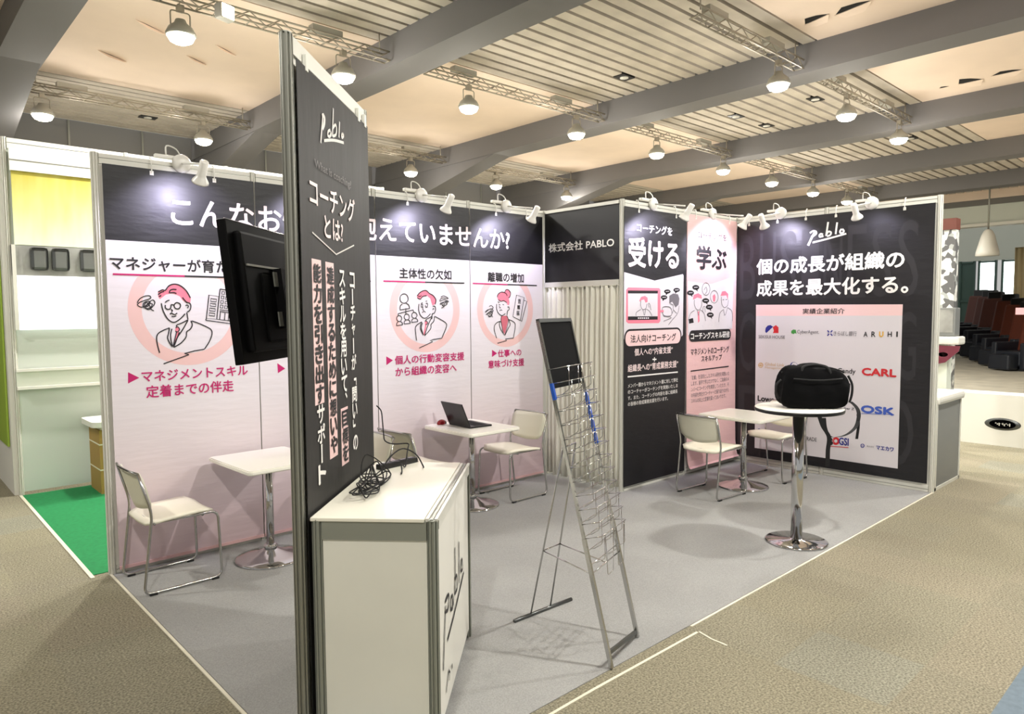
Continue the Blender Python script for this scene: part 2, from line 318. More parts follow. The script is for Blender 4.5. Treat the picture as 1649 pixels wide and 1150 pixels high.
# printed artwork, in metres on each sheet: T text, V vertical text, P filled shape, L line, R ring
ART = {"head":[["T","こんなお悩みを抱えていませんか?",0.432,2.275,3.49,2.47,"pinkwhite",0.035]],"p1":[["T","マネジャーが育たない",0.055,1.968,0.982,2.055,"black",0.022],
["L",[[0.068,1.94],[0.502,1.94]],0.011,"magenta",0,0],
["L",[[0.502,1.94],[0.965,1.94]],0.011,"black",0,0],
["R",0.524,1.714,0.379,0.296,1.936,"salmon"],
["P",[[0.332,1.831],[0.347,1.842],[0.376,1.847],[0.392,1.869],[0.419,1.883],[0.449,1.884],[0.486,1.867],[0.516,1.835],[0.537,1.791],[0.533,1.761],[0.505,1.759],[0.483,1.779],[0.468,1.803],[0.446,1.814],[0.416,1.822],[0.379,1.814],[0.341,1.784],[0.331,1.801]],"hair",1],
["L",[[0.332,1.831],[0.358,1.845],[0.376,1.843],[0.4,1.873],[0.434,1.885],[0.471,1.876],[0.508,1.843],[0.534,1.794]],0.0075,"black",0,1],
["L",[[0.33,1.813],[0.35,1.829],[0.368,1.835]],0.0075,"black",0,1],
["L",[[0.336,1.8],[0.349,1.808]],0.0075,"black",0,1],
["L",[[0.4,1.824],[0.406,1.842],[0.425,1.85],[0.447,1.848]],0.0075,"black",0,1],
["L",[[0.405,1.826],[0.428,1.828],[0.446,1.822]],0.0075,"black",0,1],
["L",[[0.483,1.796],[0.505,1.767],[0.524,1.759]],0.0075,"black",0,1],
["L",[[0.505,1.761],[0.527,1.758],[0.535,1.74],[0.528,1.71],[0.509,1.697]],0.0075,"black",0,1],
["L",[[0.501,1.74],[0.508,1.745],[0.52,1.739],[0.512,1.723]],0.006,"black",0,1],
["L",[[0.349,1.756],[0.353,1.723],[0.367,1.683],[0.388,1.648],[0.417,1.629],[0.447,1.639],[0.479,1.666],[0.495,1.686]],0.0075,"black",0,1],
["L",[[0.372,1.762],[0.385,1.772],[0.4,1.777]],0.0075,"black",0,1],
["L",[[0.373,1.745],[0.372,1.727],[0.386,1.716],[0.401,1.719],[0.407,1.731],[0.41,1.747],[0.425,1.745]],0.0075,"black",0,1],
["L",[[0.448,1.761],[0.465,1.753],[0.468,1.737],[0.458,1.721],[0.443,1.719],[0.431,1.727],[0.428,1.743],[0.437,1.757]],0.0075,"black",1,1],
["L",[[0.407,1.716],[0.416,1.708],[0.41,1.699]],0.0075,"black",0,1],
["L",[[0.4,1.682],[0.408,1.691],[0.419,1.685],[0.43,1.681],[0.446,1.691]],0.0075,"black",0,1],
["L",[[0.409,1.67],[0.422,1.667],[0.439,1.673]],0.0075,"black",0,1],
["L",[[0.507,1.694],[0.513,1.646]],0.0075,"black",0,1],
["L",[[0.513,1.644],[0.47,1.622],[0.439,1.609],[0.442,1.595]],0.0075,"black",0,1],
["L",[[0.513,1.642],[0.476,1.578],[0.439,1.523],[0.415,1.461]],0.0075,"black",0,1],
["P",[[0.432,1.591],[0.444,1.599],[0.457,1.582],[0.452,1.562],[0.431,1.499],[0.415,1.467],[0.413,1.472],[0.424,1.515],[0.437,1.563],[0.428,1.571]],"hair",1],
["L",[[0.432,1.591],[0.444,1.599],[0.457,1.581],[0.441,1.563],[0.43,1.571]],0.006,"black",0,1],
["L",[[0.437,1.563],[0.413,1.472]],0.006,"black",0,1],
["L",[[0.454,1.562],[0.431,1.499],[0.417,1.466]],0.006,"black",0,1],
["L",[[0.408,1.586],[0.399,1.548],[0.401,1.5],[0.41,1.466]],0.0075,"black",0,1],
["L",[[0.393,1.592],[0.388,1.564],[0.38,1.532],[0.383,1.509],[0.397,1.48],[0.407,1.466]],0.0075,"black",0,1],
["L",[[0.393,1.592],[0.355,1.577],[0.322,1.556],[0.311,1.527],[0.315,1.479],[0.326,1.427]],0.0075,"black",0,1],
["L",[[0.532,1.638],[0.54,1.609],[0.526,1.581],[0.502,1.563],[0.497,1.529],[0.465,1.49],[0.417,1.461]],0.0075,"black",0,1],
["L",[[0.538,1.637],[0.586,1.618],[0.633,1.595],[0.664,1.574],[0.669,1.541],[0.649,1.491],[0.616,1.442]],0.0075,"black",0,1],
["L",[[0.616,1.44],[0.548,1.431],[0.482,1.416],[0.512,1.407],[0.347,1.353]],0.0075,"black",0,0],
["L",[[0.202,1.758],[0.219,1.785],[0.248,1.802],[0.278,1.805],[0.284,1.789],[0.254,1.777],[0.218,1.762],[0.204,1.745],[0.224,1.731],[0.252,1.739],[0.278,1.766],[0.297,1.778],[0.309,1.762],[0.295,1.735],[0.269,1.714],[0.252,1.727],[0.267,1.75],[0.292,1.753],[0.284,1.731],[0.259,1.721],[0.238,1.735],[0.242,1.758],[0.268,1.77],[0.28,1.76],[0.263,1.735],[0.245,1.74],[0.257,1.762],[0.277,1.739],[0.282,1.719],[0.3,1.707]],0.006,"black",0,1],
["L",[[0.658,1.814],[0.726,1.805],[0.705,1.646],[0.635,1.653]],0.007,"black",1,0],
["L",[[0.735,1.857],[0.863,1.839]],0.007,"black",0,0],
["L",[[0.735,1.857],[0.705,1.646],[0.839,1.627]],0.007,"black",0,0],
["L",[[0.63,1.64],[0.898,1.598]],0.006,"black",0,0],
["L",[[0.635,1.653],[0.63,1.64]],0.006,"black",0,0],
["L",[[0.67,1.79],[0.709,1.785],[0.705,1.767],[0.667,1.772]],0.006,"black",1,0],
["L",[[0.665,1.757],[0.704,1.752],[0.701,1.734],[0.662,1.739]],0.006,"black",1,0],
["L",[[0.66,1.724],[0.699,1.719],[0.696,1.701],[0.657,1.706]],0.006,"black",1,0],
["L",[[0.656,1.691],[0.694,1.686],[0.691,1.668],[0.653,1.673]],0.006,"black",1,0],
["L",[[0.748,1.84],[0.766,1.838],[0.763,1.819],[0.745,1.821]],0.006,"black",1,0],
["L",[[0.778,1.836],[0.797,1.834],[0.793,1.814],[0.775,1.817]],0.006,"black",1,0],
["L",[[0.809,1.831],[0.827,1.829],[0.824,1.81],[0.806,1.812]],0.006,"black",1,0],
["L",[[0.84,1.827],[0.858,1.824],[0.855,1.805],[0.837,1.807]],0.006,"black",1,0],
["L",[[0.743,1.809],[0.761,1.806],[0.758,1.787],[0.74,1.79]],0.006,"black",1,0],
["L",[[0.774,1.804],[0.792,1.802],[0.789,1.782],[0.77,1.785]],0.006,"black",1,0],
["L",[[0.804,1.799],[0.823,1.797],[0.819,1.778],[0.801,1.78]],0.006,"black",1,0],
["L",[[0.835,1.795],[0.854,1.792],[0.85,1.773],[0.832,1.775]],0.006,"black",1,0],
["L",[[0.738,1.777],[0.756,1.775],[0.753,1.756],[0.735,1.758]],0.006,"black",1,0],
["L",[[0.769,1.772],[0.787,1.77],[0.784,1.751],[0.766,1.753]],0.006,"black",1,0],
["L",[[0.799,1.767],[0.818,1.765],[0.815,1.746],[0.796,1.748]],0.006,"black",1,0],
["L",[[0.83,1.763],[0.849,1.76],[0.846,1.741],[0.827,1.743]],0.006,"black",1,0],
["L",[[0.734,1.746],[0.752,1.743],[0.749,1.724],[0.731,1.726]],0.006,"black",1,0],
["L",[[0.764,1.741],[0.782,1.738],[0.779,1.719],[0.761,1.721]],0.006,"black",1,0],
["L",[[0.795,1.736],[0.813,1.733],[0.81,1.714],[0.791,1.716]],0.006,"black",1,0],
["L",[[0.825,1.73],[0.844,1.728],[0.841,1.709],[0.822,1.711]],0.006,"black",1,0],
["L",[[0.729,1.712],[0.806,1.701],[0.804,1.689],[0.727,1.7]],0.006,"black",1,0],
["L",[[0.732,1.697],[0.725,1.644]],0.006,"black",0,0],
["L",[[0.764,1.689],[0.758,1.639]],0.006,"black",0,0],
["L",[[0.791,1.687],[0.785,1.635]],0.006,"black",0,0],
["L",[[0.838,1.72],[0.863,1.717],[0.86,1.697],[0.835,1.7]],0.006,"black",1,0],
["L",[[0.837,1.688],[0.862,1.685],[0.859,1.664],[0.834,1.668]],0.006,"black",1,0],
["L",[[0.836,1.656],[0.861,1.653],[0.858,1.632],[0.833,1.636]],0.006,"black",1,0],
["P",[[0.132,1.311],[0.197,1.27],[0.129,1.237]],"magenta",1],
["T","マネジメントスキル",0.211,1.242,0.911,1.312,"magenta",0.02],
["T","定着までの伴走",0.235,1.133,0.806,1.213,"magenta",0.02]],"p2":[["T","主体性が育たない",1.2,1.968,1.8,2.055,"black",0.022],
["L",[[1.05,1.94],[1.4,1.94]],0.011,"magenta",0,0],
["L",[[1.4,1.94],[1.95,1.94]],0.011,"black",0,0],
["P",[[1.137,1.314],[1.197,1.27],[1.139,1.239]],"magenta",1]],"p3":[["T","主体性の欠如",2.229,1.974,2.78,2.062,"black",0.022],
["L",[[2.069,1.946],[2.492,1.946]],0.011,"magenta",0,0],
["L",[[2.492,1.946],[2.929,1.947]],0.011,"black",0,0],
["R",2.499,1.708,0.373,0.3,1.94,"salmon"],
["P",[[2.405,1.826],[2.428,1.85],[2.462,1.869],[2.502,1.874],[2.537,1.851],[2.577,1.833],[2.606,1.795],[2.599,1.757],[2.57,1.743],[2.558,1.767],[2.547,1.804],[2.507,1.832],[2.461,1.822],[2.438,1.799],[2.41,1.808]],"hair",1],
["L",[[2.405,1.826],[2.428,1.85],[2.462,1.869],[2.502,1.874],[2.537,1.849],[2.577,1.831],[2.606,1.793],[2.597,1.755]],0.0075,"black",0,1],
["L",[[2.407,1.811],[2.438,1.799],[2.464,1.822],[2.507,1.83]],0.0075,"black",0,1],
["L",[[2.416,1.827],[2.438,1.822],[2.45,1.833]],0.006,"black",0,1],
["L",[[2.424,1.757],[2.419,1.71],[2.435,1.663],[2.469,1.635],[2.504,1.639],[2.545,1.672]],0.0075,"black",0,1],
["L",[[2.57,1.738],[2.593,1.736],[2.601,1.71],[2.586,1.677],[2.563,1.672]],0.0075,"black",0,1],
["L",[[2.567,1.705],[2.577,1.719],[2.584,1.708]],0.006,"black",0,1],
["L",[[2.446,1.748],[2.451,1.764],[2.463,1.768]],0.006,"black",0,1],
["L",[[2.446,1.748],[2.448,1.729],[2.46,1.733],[2.462,1.755],[2.446,1.752]],0.006,"black",0,1],
["L",[[2.492,1.748],[2.494,1.731],[2.511,1.733],[2.514,1.762],[2.495,1.762]],0.006,"black",0,1],
["L",[[2.493,1.78],[2.512,1.783]],0.006,"black",0,1],
["L",[[2.465,1.733],[2.465,1.705],[2.476,1.703]],0.006,"black",0,1],
["L",[[2.456,1.682],[2.476,1.693],[2.493,1.684]],0.006,"black",0,1],
["L",[[2.563,1.672],[2.56,1.634],[2.556,1.625]],0.0075,"black",0,1],
["L",[[2.56,1.648],[2.504,1.625],[2.492,1.611]],0.0075,"black",0,1],
["L",[[2.56,1.644],[2.514,1.568],[2.478,1.484]],0.0075,"black",0,1],
["P",[[2.484,1.602],[2.498,1.611],[2.512,1.592],[2.503,1.569],[2.478,1.484],[2.467,1.494],[2.485,1.569]],"hair",1],
["L",[[2.484,1.602],[2.498,1.611],[2.515,1.589],[2.491,1.576]],0.006,"black",0,1],
["L",[[2.459,1.593],[2.445,1.551],[2.466,1.485]],0.0075,"black",0,1],
["L",[[2.451,1.602],[2.434,1.561],[2.439,1.532],[2.466,1.485]],0.0075,"black",0,1],
["L",[[2.451,1.602],[2.406,1.58],[2.382,1.552],[2.387,1.487],[2.392,1.442]],0.0075,"black",0,1],
["L",[[2.588,1.648],[2.579,1.605],[2.549,1.577],[2.543,1.539],[2.478,1.48]],0.0075,"black",0,1],
["L",[[2.592,1.648],[2.656,1.619],[2.71,1.589],[2.718,1.555],[2.666,1.455]],0.0075,"black",0,1],
["L",[[2.666,1.453],[2.57,1.444],[2.535,1.435],[2.564,1.425],[2.419,1.375]],0.0075,"black",0,0],
["L",[[2.312,1.802],[2.306,1.783],[2.291,1.768],[2.27,1.763],[2.249,1.768],[2.235,1.782],[2.23,1.802],[2.235,1.822],[2.251,1.836],[2.272,1.842],[2.292,1.837],[2.307,1.822]],0.007,"black",1,1],
["L",[[2.228,1.706],[2.231,1.74],[2.252,1.755]],0.0075,"black",0,1],
["L",[[2.291,1.763],[2.317,1.747],[2.326,1.718]],0.0075,"black",0,1],
["L",[[2.228,1.706],[2.326,1.718]],0.007,"black",0,0],
["L",[[2.244,1.633],[2.24,1.621],[2.231,1.612],[2.218,1.608],[2.205,1.612],[2.196,1.621],[2.193,1.634],[2.196,1.646],[2.206,1.655],[2.219,1.658],[2.232,1.655],[2.241,1.645]],0.007,"black",1,1],
["L",[[2.191,1.573],[2.194,1.595],[2.207,1.604]],0.0075,"black",0,1],
["L",[[2.231,1.608],[2.247,1.598],[2.252,1.58]],0.0075,"black",0,1],
["L",[[2.191,1.573],[2.252,1.58]],0.007,"black",0,0],
["L",[[2.321,1.646],[2.318,1.633],[2.308,1.624],[2.295,1.621],[2.282,1.625],[2.272,1.634],[2.269,1.646],[2.273,1.659],[2.282,1.668],[2.296,1.671],[2.309,1.668],[2.318,1.658]],0.007,"black",1,1],
["L",[[2.268,1.586],[2.27,1.607],[2.283,1.617]],0.0075,"black",0,1],
["L",[[2.308,1.621],[2.325,1.611],[2.33,1.592]],0.0075,"black",0,1],
["L",[[2.268,1.586],[2.33,1.592]],0.007,"black",0,0],
["L",[[2.4,1.659],[2.396,1.646],[2.386,1.637],[2.373,1.634],[2.359,1.638],[2.35,1.647],[2.347,1.66],[2.35,1.672],[2.36,1.681],[2.374,1.685],[2.387,1.681],[2.397,1.672]],0.007,"black",1,1],
["L",[[2.345,1.598],[2.348,1.62],[2.361,1.629]],0.0075,"black",0,1],
["L",[[2.386,1.634],[2.403,1.623],[2.409,1.605]],0.0075,"black",0,1],
["L",[[2.345,1.598],[2.409,1.605]],0.007,"black",0,0],
["L",[[2.208,1.674],[2.363,1.706]],0.007,"black",0,0],
["L",[[2.286,1.72],[2.288,1.674]],0.007,"black",0,0],
["L",[[2.208,1.674],[2.21,1.661]],0.007,"black",0,0],
["L",[[2.363,1.706],[2.366,1.687]],0.007,"black",0,0],
["L",[[2.66,1.819],[2.696,1.829],[2.744,1.806],[2.671,1.81],[2.647,1.781],[2.695,1.796],[2.749,1.777],[2.671,1.772],[2.653,1.753],[2.719,1.782],[2.731,1.758],[2.688,1.738],[2.671,1.757],[2.707,1.777],[2.719,1.748],[2.676,1.743],[2.701,1.762],[2.694,1.733],[2.664,1.722]],0.006,"black",0,1],
["P",[[2.085,1.319],[2.15,1.282],[2.084,1.245]],"magenta",1],
["T","個人の行動変容支援",2.168,1.245,2.916,1.319,"magenta",0.022],
["T","から組織の変容へ",2.173,1.143,2.826,1.22,"magenta",0.022]],"p4":[["T","離職の増加",3.217,1.969,3.679,2.058,"black",0.022],
["L",[[3.028,1.948],[3.462,1.946]],0.011,"magenta",0,0],
["L",[[3.462,1.946],[3.861,1.944]],0.011,"black",0,0],
["R",3.443,1.707,0.363,0.294,1.944,"salmon"],
["P",[[3.329,1.831],[3.35,1.857],[3.384,1.871],[3.423,1.871],[3.438,1.892],[3.469,1.897],[3.5,1.874],[3.496,1.838],[3.479,1.812],[3.489,1.775],[3.481,1.747],[3.46,1.754],[3.453,1.775],[3.411,1.785],[3.377,1.785],[3.342,1.8]],"hair",1],
["L",[[3.329,1.826],[3.343,1.854],[3.384,1.873],[3.423,1.871],[3.44,1.894],[3.471,1.897],[3.501,1.869],[3.494,1.833],[3.475,1.817]],0.0075,"black",0,1],
["L",[[3.423,1.868],[3.447,1.858],[3.457,1.837]],0.006,"black",0,1],
["L",[[3.342,1.8],[3.377,1.785],[3.411,1.791],[3.453,1.772]],0.006,"black",0,1],
["L",[[3.321,1.759],[3.321,1.708],[3.348,1.667],[3.389,1.648],[3.431,1.666]],0.0075,"black",0,1],
["L",[[3.46,1.728],[3.478,1.731],[3.484,1.708],[3.46,1.692]],0.0075,"black",0,1],
["L",[[3.46,1.692],[3.452,1.651]],0.0075,"black",0,1],
["L",[[3.355,1.739],[3.362,1.723],[3.372,1.726]],0.006,"black",0,1],
["L",[[3.358,1.693],[3.376,1.703],[3.39,1.695]],0.006,"black",0,1],
["L",[[3.335,1.78],[3.356,1.772]],0.006,"black",0,1],
["L",[[3.349,1.754],[3.366,1.749]],0.006,"black",0,1],
["L",[[3.397,1.754],[3.414,1.751]],0.006,"black",0,1],
["P",[[3.382,1.644],[3.452,1.647],[3.469,1.609],[3.458,1.562],[3.425,1.464],[3.401,1.501],[3.381,1.563],[3.375,1.605]],"tie",1],
["L",[[3.382,1.644],[3.375,1.603],[3.395,1.511],[3.422,1.461],[3.463,1.562],[3.471,1.606],[3.452,1.647]],0.006,"black",0,1],
["L",[[3.368,1.594],[3.319,1.58],[3.291,1.549],[3.291,1.503],[3.317,1.433]],0.0075,"black",0,1],
["L",[[3.368,1.594],[3.353,1.564],[3.374,1.512],[3.419,1.459]],0.0075,"black",0,1],
["L",[[3.473,1.609],[3.537,1.587],[3.562,1.55],[3.535,1.429]],0.0075,"black",0,1],
["L",[[3.48,1.603],[3.494,1.561],[3.472,1.53],[3.425,1.458]],0.0075,"black",0,1],
["L",[[3.535,1.428],[3.429,1.422],[3.447,1.406],[3.327,1.384]],0.0075,"black",0,0],
["L",[[3.58,1.846],[3.684,1.824],[3.631,1.601],[3.53,1.636]],0.007,"black",1,0],
["L",[[3.684,1.794],[3.721,1.787],[3.65,1.59],[3.537,1.634]],0.007,"black",0,0],
["T","退",3.599,1.764,3.637,1.806,"black",0.02],
["T","職",3.589,1.706,3.626,1.748,"black",0.02],
["T","届",3.578,1.648,3.616,1.69,"black",0.02],
["L",[[3.226,1.734],[3.253,1.744],[3.276,1.718],[3.205,1.703],[3.178,1.678],[3.239,1.713],[3.279,1.693],[3.211,1.668],[3.185,1.658],[3.259,1.698],[3.265,1.667],[3.225,1.642],[3.205,1.668],[3.252,1.688],[3.258,1.647],[3.218,1.637],[3.238,1.668],[3.272,1.632]],0.006,"black",0,1],
["P",[[3.259,1.325],[3.323,1.288],[3.258,1.256]],"magenta",1],
["T","仕事への",3.332,1.251,3.639,1.32,"magenta",0.022],
["T","意味づけ支援",3.21,1.15,3.676,1.224,"magenta",0.022]],"hdr":[["T","株式会社 PABLO",0.084,2.276,0.917,2.362,"white",0.02]],"sb":[["T","コーチングを",4.169,2.415,4.734,2.495,"white",0.02],
["T","受ける",4.05,2.094,4.846,2.358,"pinkwhite",0.035],
["P",[[3.988,2.037],[4.455,1.971],[4.927,2.048],[4.941,2.035],[4.937,1.442],[4.903,1.413],[4.026,1.404],[3.986,1.428]],"paper",1],
["P",[[4.017,1.875],[4.046,1.899],[4.528,1.902],[4.55,1.884],[4.551,1.584],[4.525,1.565],[4.048,1.57],[4.019,1.588]],"hair",2],
["P",[[4.043,1.872],[4.509,1.876],[4.503,1.849],[4.043,1.844]],"black",3],
["P",[[4.043,1.844],[4.503,1.849],[4.506,1.631],[4.045,1.634]],"paper",3],
["P",[[4.045,1.634],[4.506,1.631],[4.506,1.599],[4.045,1.6]],"black",3],
["P",[[4.194,1.623],[4.214,1.623],[4.214,1.61],[4.194,1.611]],"paper",4],
["P",[[4.223,1.623],[4.244,1.623],[4.244,1.61],[4.223,1.61]],"paper",4],
["P",[[4.253,1.623],[4.274,1.622],[4.274,1.61],[4.253,1.61]],"paper",4],
["P",[[4.283,1.622],[4.305,1.622],[4.305,1.609],[4.283,1.61]],"paper",4],
["P",[[4.314,1.622],[4.335,1.622],[4.335,1.609],[4.314,1.609]],"paper",4],
["P",[[4.344,1.622],[4.366,1.621],[4.366,1.609],[4.344,1.609]],"paper",4],
["P",[[4.213,1.779],[4.243,1.815],[4.303,1.825],[4.342,1.807],[4.343,1.77],[4.312,1.761],[4.288,1.792],[4.243,1.784],[4.228,1.77]],"hair",4],
["L",[[4.237,1.779],[4.234,1.734],[4.265,1.697],[4.313,1.706],[4.334,1.752]],0.006,"grey",0,1],
["L",[[4.235,1.697],[4.17,1.67],[4.164,1.638]],0.006,"grey",0,1],
["L",[[4.319,1.701],[4.374,1.679],[4.412,1.636]],0.006,"grey",0,1],
["L",[[4.365,1.715],[4.355,1.752],[4.38,1.743],[4.396,1.688]],0.006,"grey",0,1],
["L",[[4.268,1.697],[4.289,1.642]],0.006,"grey",0,1],
["L",[[4.313,1.701],[4.295,1.642]],0.006,"grey",0,1],
["P",[[4.696,1.829],[4.762,1.853],[4.846,1.846],[4.87,1.802],[4.857,1.744],[4.804,1.715],[4.746,1.772],[4.697,1.753]],"grey",2],
["L",[[4.704,1.753],[4.763,1.738],[4.764,1.696],[4.825,1.657]],0.006,"grey",0,1],
["L",[[4.864,1.734],[4.838,1.657],[4.716,1.572],[4.684,1.544]],0.006,"grey",0,1],
["L",[[4.584,1.715],[4.714,1.715],[4.732,1.639],[4.601,1.64]],0.007,"grey",1,1],
["L",[[4.543,1.678],[4.601,1.681]],0.02,"hair",0,1],
["L",[[4.601,1.63],[4.732,1.616],[4.602,1.583]],0.006,"grey",0,1],
["L",[[4.764,1.686],[4.732,1.639]],0.006,"grey",0,1],
["P",[[4.719,1.871],[4.713,1.862],[4.698,1.855],[4.676,1.85],[4.651,1.85],[4.629,1.854],[4.614,1.861],[4.608,1.87],[4.613,1.879],[4.628,1.886],[4.65,1.89],[4.675,1.891],[4.697,1.887],[4.713,1.88]],"black",2],
["P",[[4.634,1.859],[4.673,1.852],[4.641,1.834]],"black",2],
["L",[[4.634,1.87],[4.692,1.873]],0.006,"paper",0,0],
["P",[[4.879,1.889],[4.873,1.88],[4.857,1.872],[4.834,1.868],[4.809,1.867],[4.786,1.871],[4.77,1.878],[4.765,1.887],[4.77,1.896],[4.786,1.904],[4.808,1.908],[4.834,1.909],[4.857,1.905],[4.873,1.898]],"black",2],
["P",[[4.791,1.876],[4.832,1.869],[4.798,1.851]],"black",2],
["L",[[4.791,1.887],[4.852,1.89]],0.006,"paper",0,0],
["P",[[4.664,1.814],[4.658,1.805],[4.643,1.797],[4.621,1.793],[4.597,1.793],[4.575,1.797],[4.56,1.804],[4.554,1.813],[4.56,1.822],[4.574,1.829],[4.596,1.833],[4.621,1.833],[4.643,1.83],[4.658,1.823]],"black",2],
["P",[[4.58,1.802],[4.619,1.794],[4.587,1.777]],"black",2],
["L",[[4.58,1.813],[4.638,1.815]],0.006,"paper",0,0],
["P",[[4.911,1.436],[4.908,1.457],[4.9,1.476],[4.887,1.493],[4.87,1.506],[4.85,1.514],[4.83,1.517],[4.072,1.517],[4.051,1.514],[4.031,1.506],[4.014,1.493],[4.002,1.476],[3.993,1.457],[3.991,1.436],[3.991,1.422],[3.993,1.401],[4.002,1.381],[4.014,1.364],[4.031,1.352],[4.051,1.343],[4.072,1.341],[4.83,1.341],[4.85,1.343],[4.87,1.352],[4.887,1.364],[4.9,1.381],[4.908,1.401],[4.911,1.422]],"black",4],
["P",[[4.893,1.436],[4.89,1.452],[4.884,1.467],[4.874,1.48],[4.861,1.49],[4.846,1.496],[4.83,1.499],[4.072,1.499],[4.055,1.496],[4.04,1.49],[4.027,1.48],[4.017,1.467],[4.011,1.452],[4.009,1.436],[4.009,1.422],[4.011,1.405],[4.017,1.39],[4.027,1.377],[4.04,1.367],[4.055,1.361],[4.072,1.359],[4.83,1.359],[4.846,1.361],[4.861,1.367],[4.874,1.377],[4.884,1.39],[4.89,1.405],[4.893,1.422]],"pill",5],
["T","法人向けコーチング",4.084,1.388,4.811,1.461,"black",0.02],
["T","個人への“内省支援”",4.143,1.266,4.756,1.332,"pinkwhite",0.02],
["L",[[4.456,1.238],[4.457,1.197]],0.012,"white",0,0],
["L",[[4.425,1.219],[4.488,1.216]],0.012,"white",0,0],
["T","組織長への“育成業務支援”",4.045,1.119,4.853,1.188,"pinkwhite",0.02],
["L",[[4.042,1.077],[4.85,1.07]],0.013,"white",0,0],
["T","メンバー層からマネジメント層に対して弊社",4.046,0.972,4.852,1.012,"white",0.005],
["T","のコーチャーがコーチングを実施いたしま",4.046,0.915,4.849,0.955,"white",0.005],
["T","す。また、コーチングの内容を基に組織長",4.046,0.858,4.847,0.897,"white",0.005],
["T","の皆様の育成業務支援を行います。",4.047,0.802,4.683,0.841,"white",0.005]],"sp":[["T","コーチングを",5.187,2.423,5.737,2.494,"black",0.005],
["T","学ぶ",5.169,2.114,5.735,2.346,"black",0.03],
["P",[[5.004,1.979],[5.439,1.959],[5.889,2.049],[5.875,1.484],[5.013,1.43]],"paper",1],
["L",[[5.414,1.908],[5.404,1.875],[5.378,1.851],[5.341,1.842],[5.304,1.85],[5.276,1.873],[5.266,1.905],[5.275,1.937],[5.301,1.961],[5.338,1.971],[5.375,1.963],[5.403,1.94]],0.006,"grey",1,1],
["L",[[5.576,1.828],[5.566,1.795],[5.538,1.77],[5.5,1.762],[5.462,1.77],[5.434,1.794],[5.423,1.826],[5.432,1.859],[5.46,1.883],[5.497,1.893],[5.536,1.884],[5.565,1.861]],0.006,"grey",1,1],
["L",[[5.303,1.896],[5.339,1.926],[5.358,1.886],[5.322,1.856]],0.006,"grey",0,1],
["P",[[5.472,1.837],[5.51,1.858],[5.529,1.827],[5.519,1.776],[5.481,1.776]],"hair",2],
["P",[[5.215,1.92],[5.208,1.909],[5.19,1.899],[5.165,1.894],[5.136,1.894],[5.11,1.898],[5.092,1.907],[5.086,1.918],[5.092,1.929],[5.11,1.938],[5.135,1.944],[5.164,1.944],[5.19,1.94],[5.208,1.931]],"black",2],
["P",[[5.136,1.903],[5.179,1.902],[5.187,1.876]],"black",2],
["L",[[5.118,1.918],[5.182,1.922]],0.006,"paper",0,0],
["P",[[5.119,1.863],[5.113,1.852],[5.095,1.843],[5.07,1.838],[5.042,1.837],[5.016,1.842],[4.999,1.85],[4.992,1.861],[4.998,1.873],[5.016,1.882],[5.041,1.887],[5.069,1.887],[5.094,1.883],[5.112,1.874]],"black",2],
["P",[[5.041,1.846],[5.084,1.845],[5.091,1.819]],"black",2],
["L",[[5.024,1.862],[5.087,1.865]],0.006,"paper",0,0],
["P",[[5.405,1.786],[5.399,1.774],[5.38,1.765],[5.353,1.76],[5.324,1.76],[5.297,1.765],[5.279,1.774],[5.272,1.785],[5.278,1.796],[5.296,1.805],[5.323,1.811],[5.352,1.811],[5.379,1.806],[5.398,1.797]],"black",2],
["P",[[5.324,1.769],[5.368,1.767],[5.376,1.741]],"black",2],
["L",[[5.305,1.785],[5.371,1.787]],0.006,"paper",0,0],
["P",[[5.475,1.718],[5.468,1.707],[5.449,1.698],[5.422,1.693],[5.392,1.693],[5.365,1.698],[5.346,1.707],[5.339,1.719],[5.346,1.73],[5.364,1.739],[5.391,1.744],[5.421,1.744],[5.448,1.739],[5.468,1.73]],"black",2],
["P",[[5.392,1.702],[5.437,1.7],[5.445,1.674]],"black",2],
["L",[[5.373,1.719],[5.44,1.721]],0.006,"paper",0,0],
["P",[[5.495,1.636],[5.489,1.625],[5.47,1.616],[5.443,1.611],[5.413,1.611],[5.385,1.617],[5.367,1.626],[5.36,1.637],[5.366,1.649],[5.384,1.658],[5.411,1.663],[5.442,1.663],[5.469,1.657],[5.488,1.648]],"black",2],
["P",[[5.412,1.621],[5.458,1.618],[5.466,1.591]],"black",2],
["L",[[5.393,1.637],[5.461,1.639]],0.006,"paper",0,0],
["P",[[5.099,1.794],[5.112,1.843],[5.194,1.86],[5.256,1.841],[5.264,1.805],[5.177,1.818],[5.141,1.804]],"hair",2],
["P",[[5.626,1.839],[5.656,1.885],[5.723,1.892],[5.784,1.861],[5.778,1.798],[5.744,1.844],[5.657,1.839]],"hair",2],
["L",[[5.124,1.794],[5.124,1.744],[5.161,1.699],[5.215,1.691],[5.258,1.735],[5.261,1.795]],0.006,"grey",0,1],
["L",[[5.126,1.685],[5.055,1.656],[5.018,1.587]],0.006,"grey",0,1],
["L",[[5.233,1.691],[5.307,1.654],[5.335,1.573]],0.006,"grey",0,1],
["L",[[5.281,1.674],[5.288,1.715],[5.317,1.725],[5.326,1.664]],0.006,"grey",0,1],
["L",[[5.179,1.685],[5.198,1.635],[5.223,1.685]],0.006,"grey",0,1],
["P",[[5.187,1.675],[5.216,1.675],[5.225,1.574],[5.196,1.555]],"hair",2],
["P",[[5.025,1.597],[5.102,1.608],[5.117,1.56],[5.032,1.551]],"black",2],
["L",[[5.642,1.828],[5.648,1.756],[5.7,1.714],[5.767,1.735],[5.786,1.798]],0.006,"grey",0,1],
["L",[[5.688,1.693],[5.611,1.652],[5.594,1.559]],0.006,"grey",0,1],
["L",[[5.768,1.714],[5.862,1.672],[5.873,1.565]],0.006,"grey",0,1],
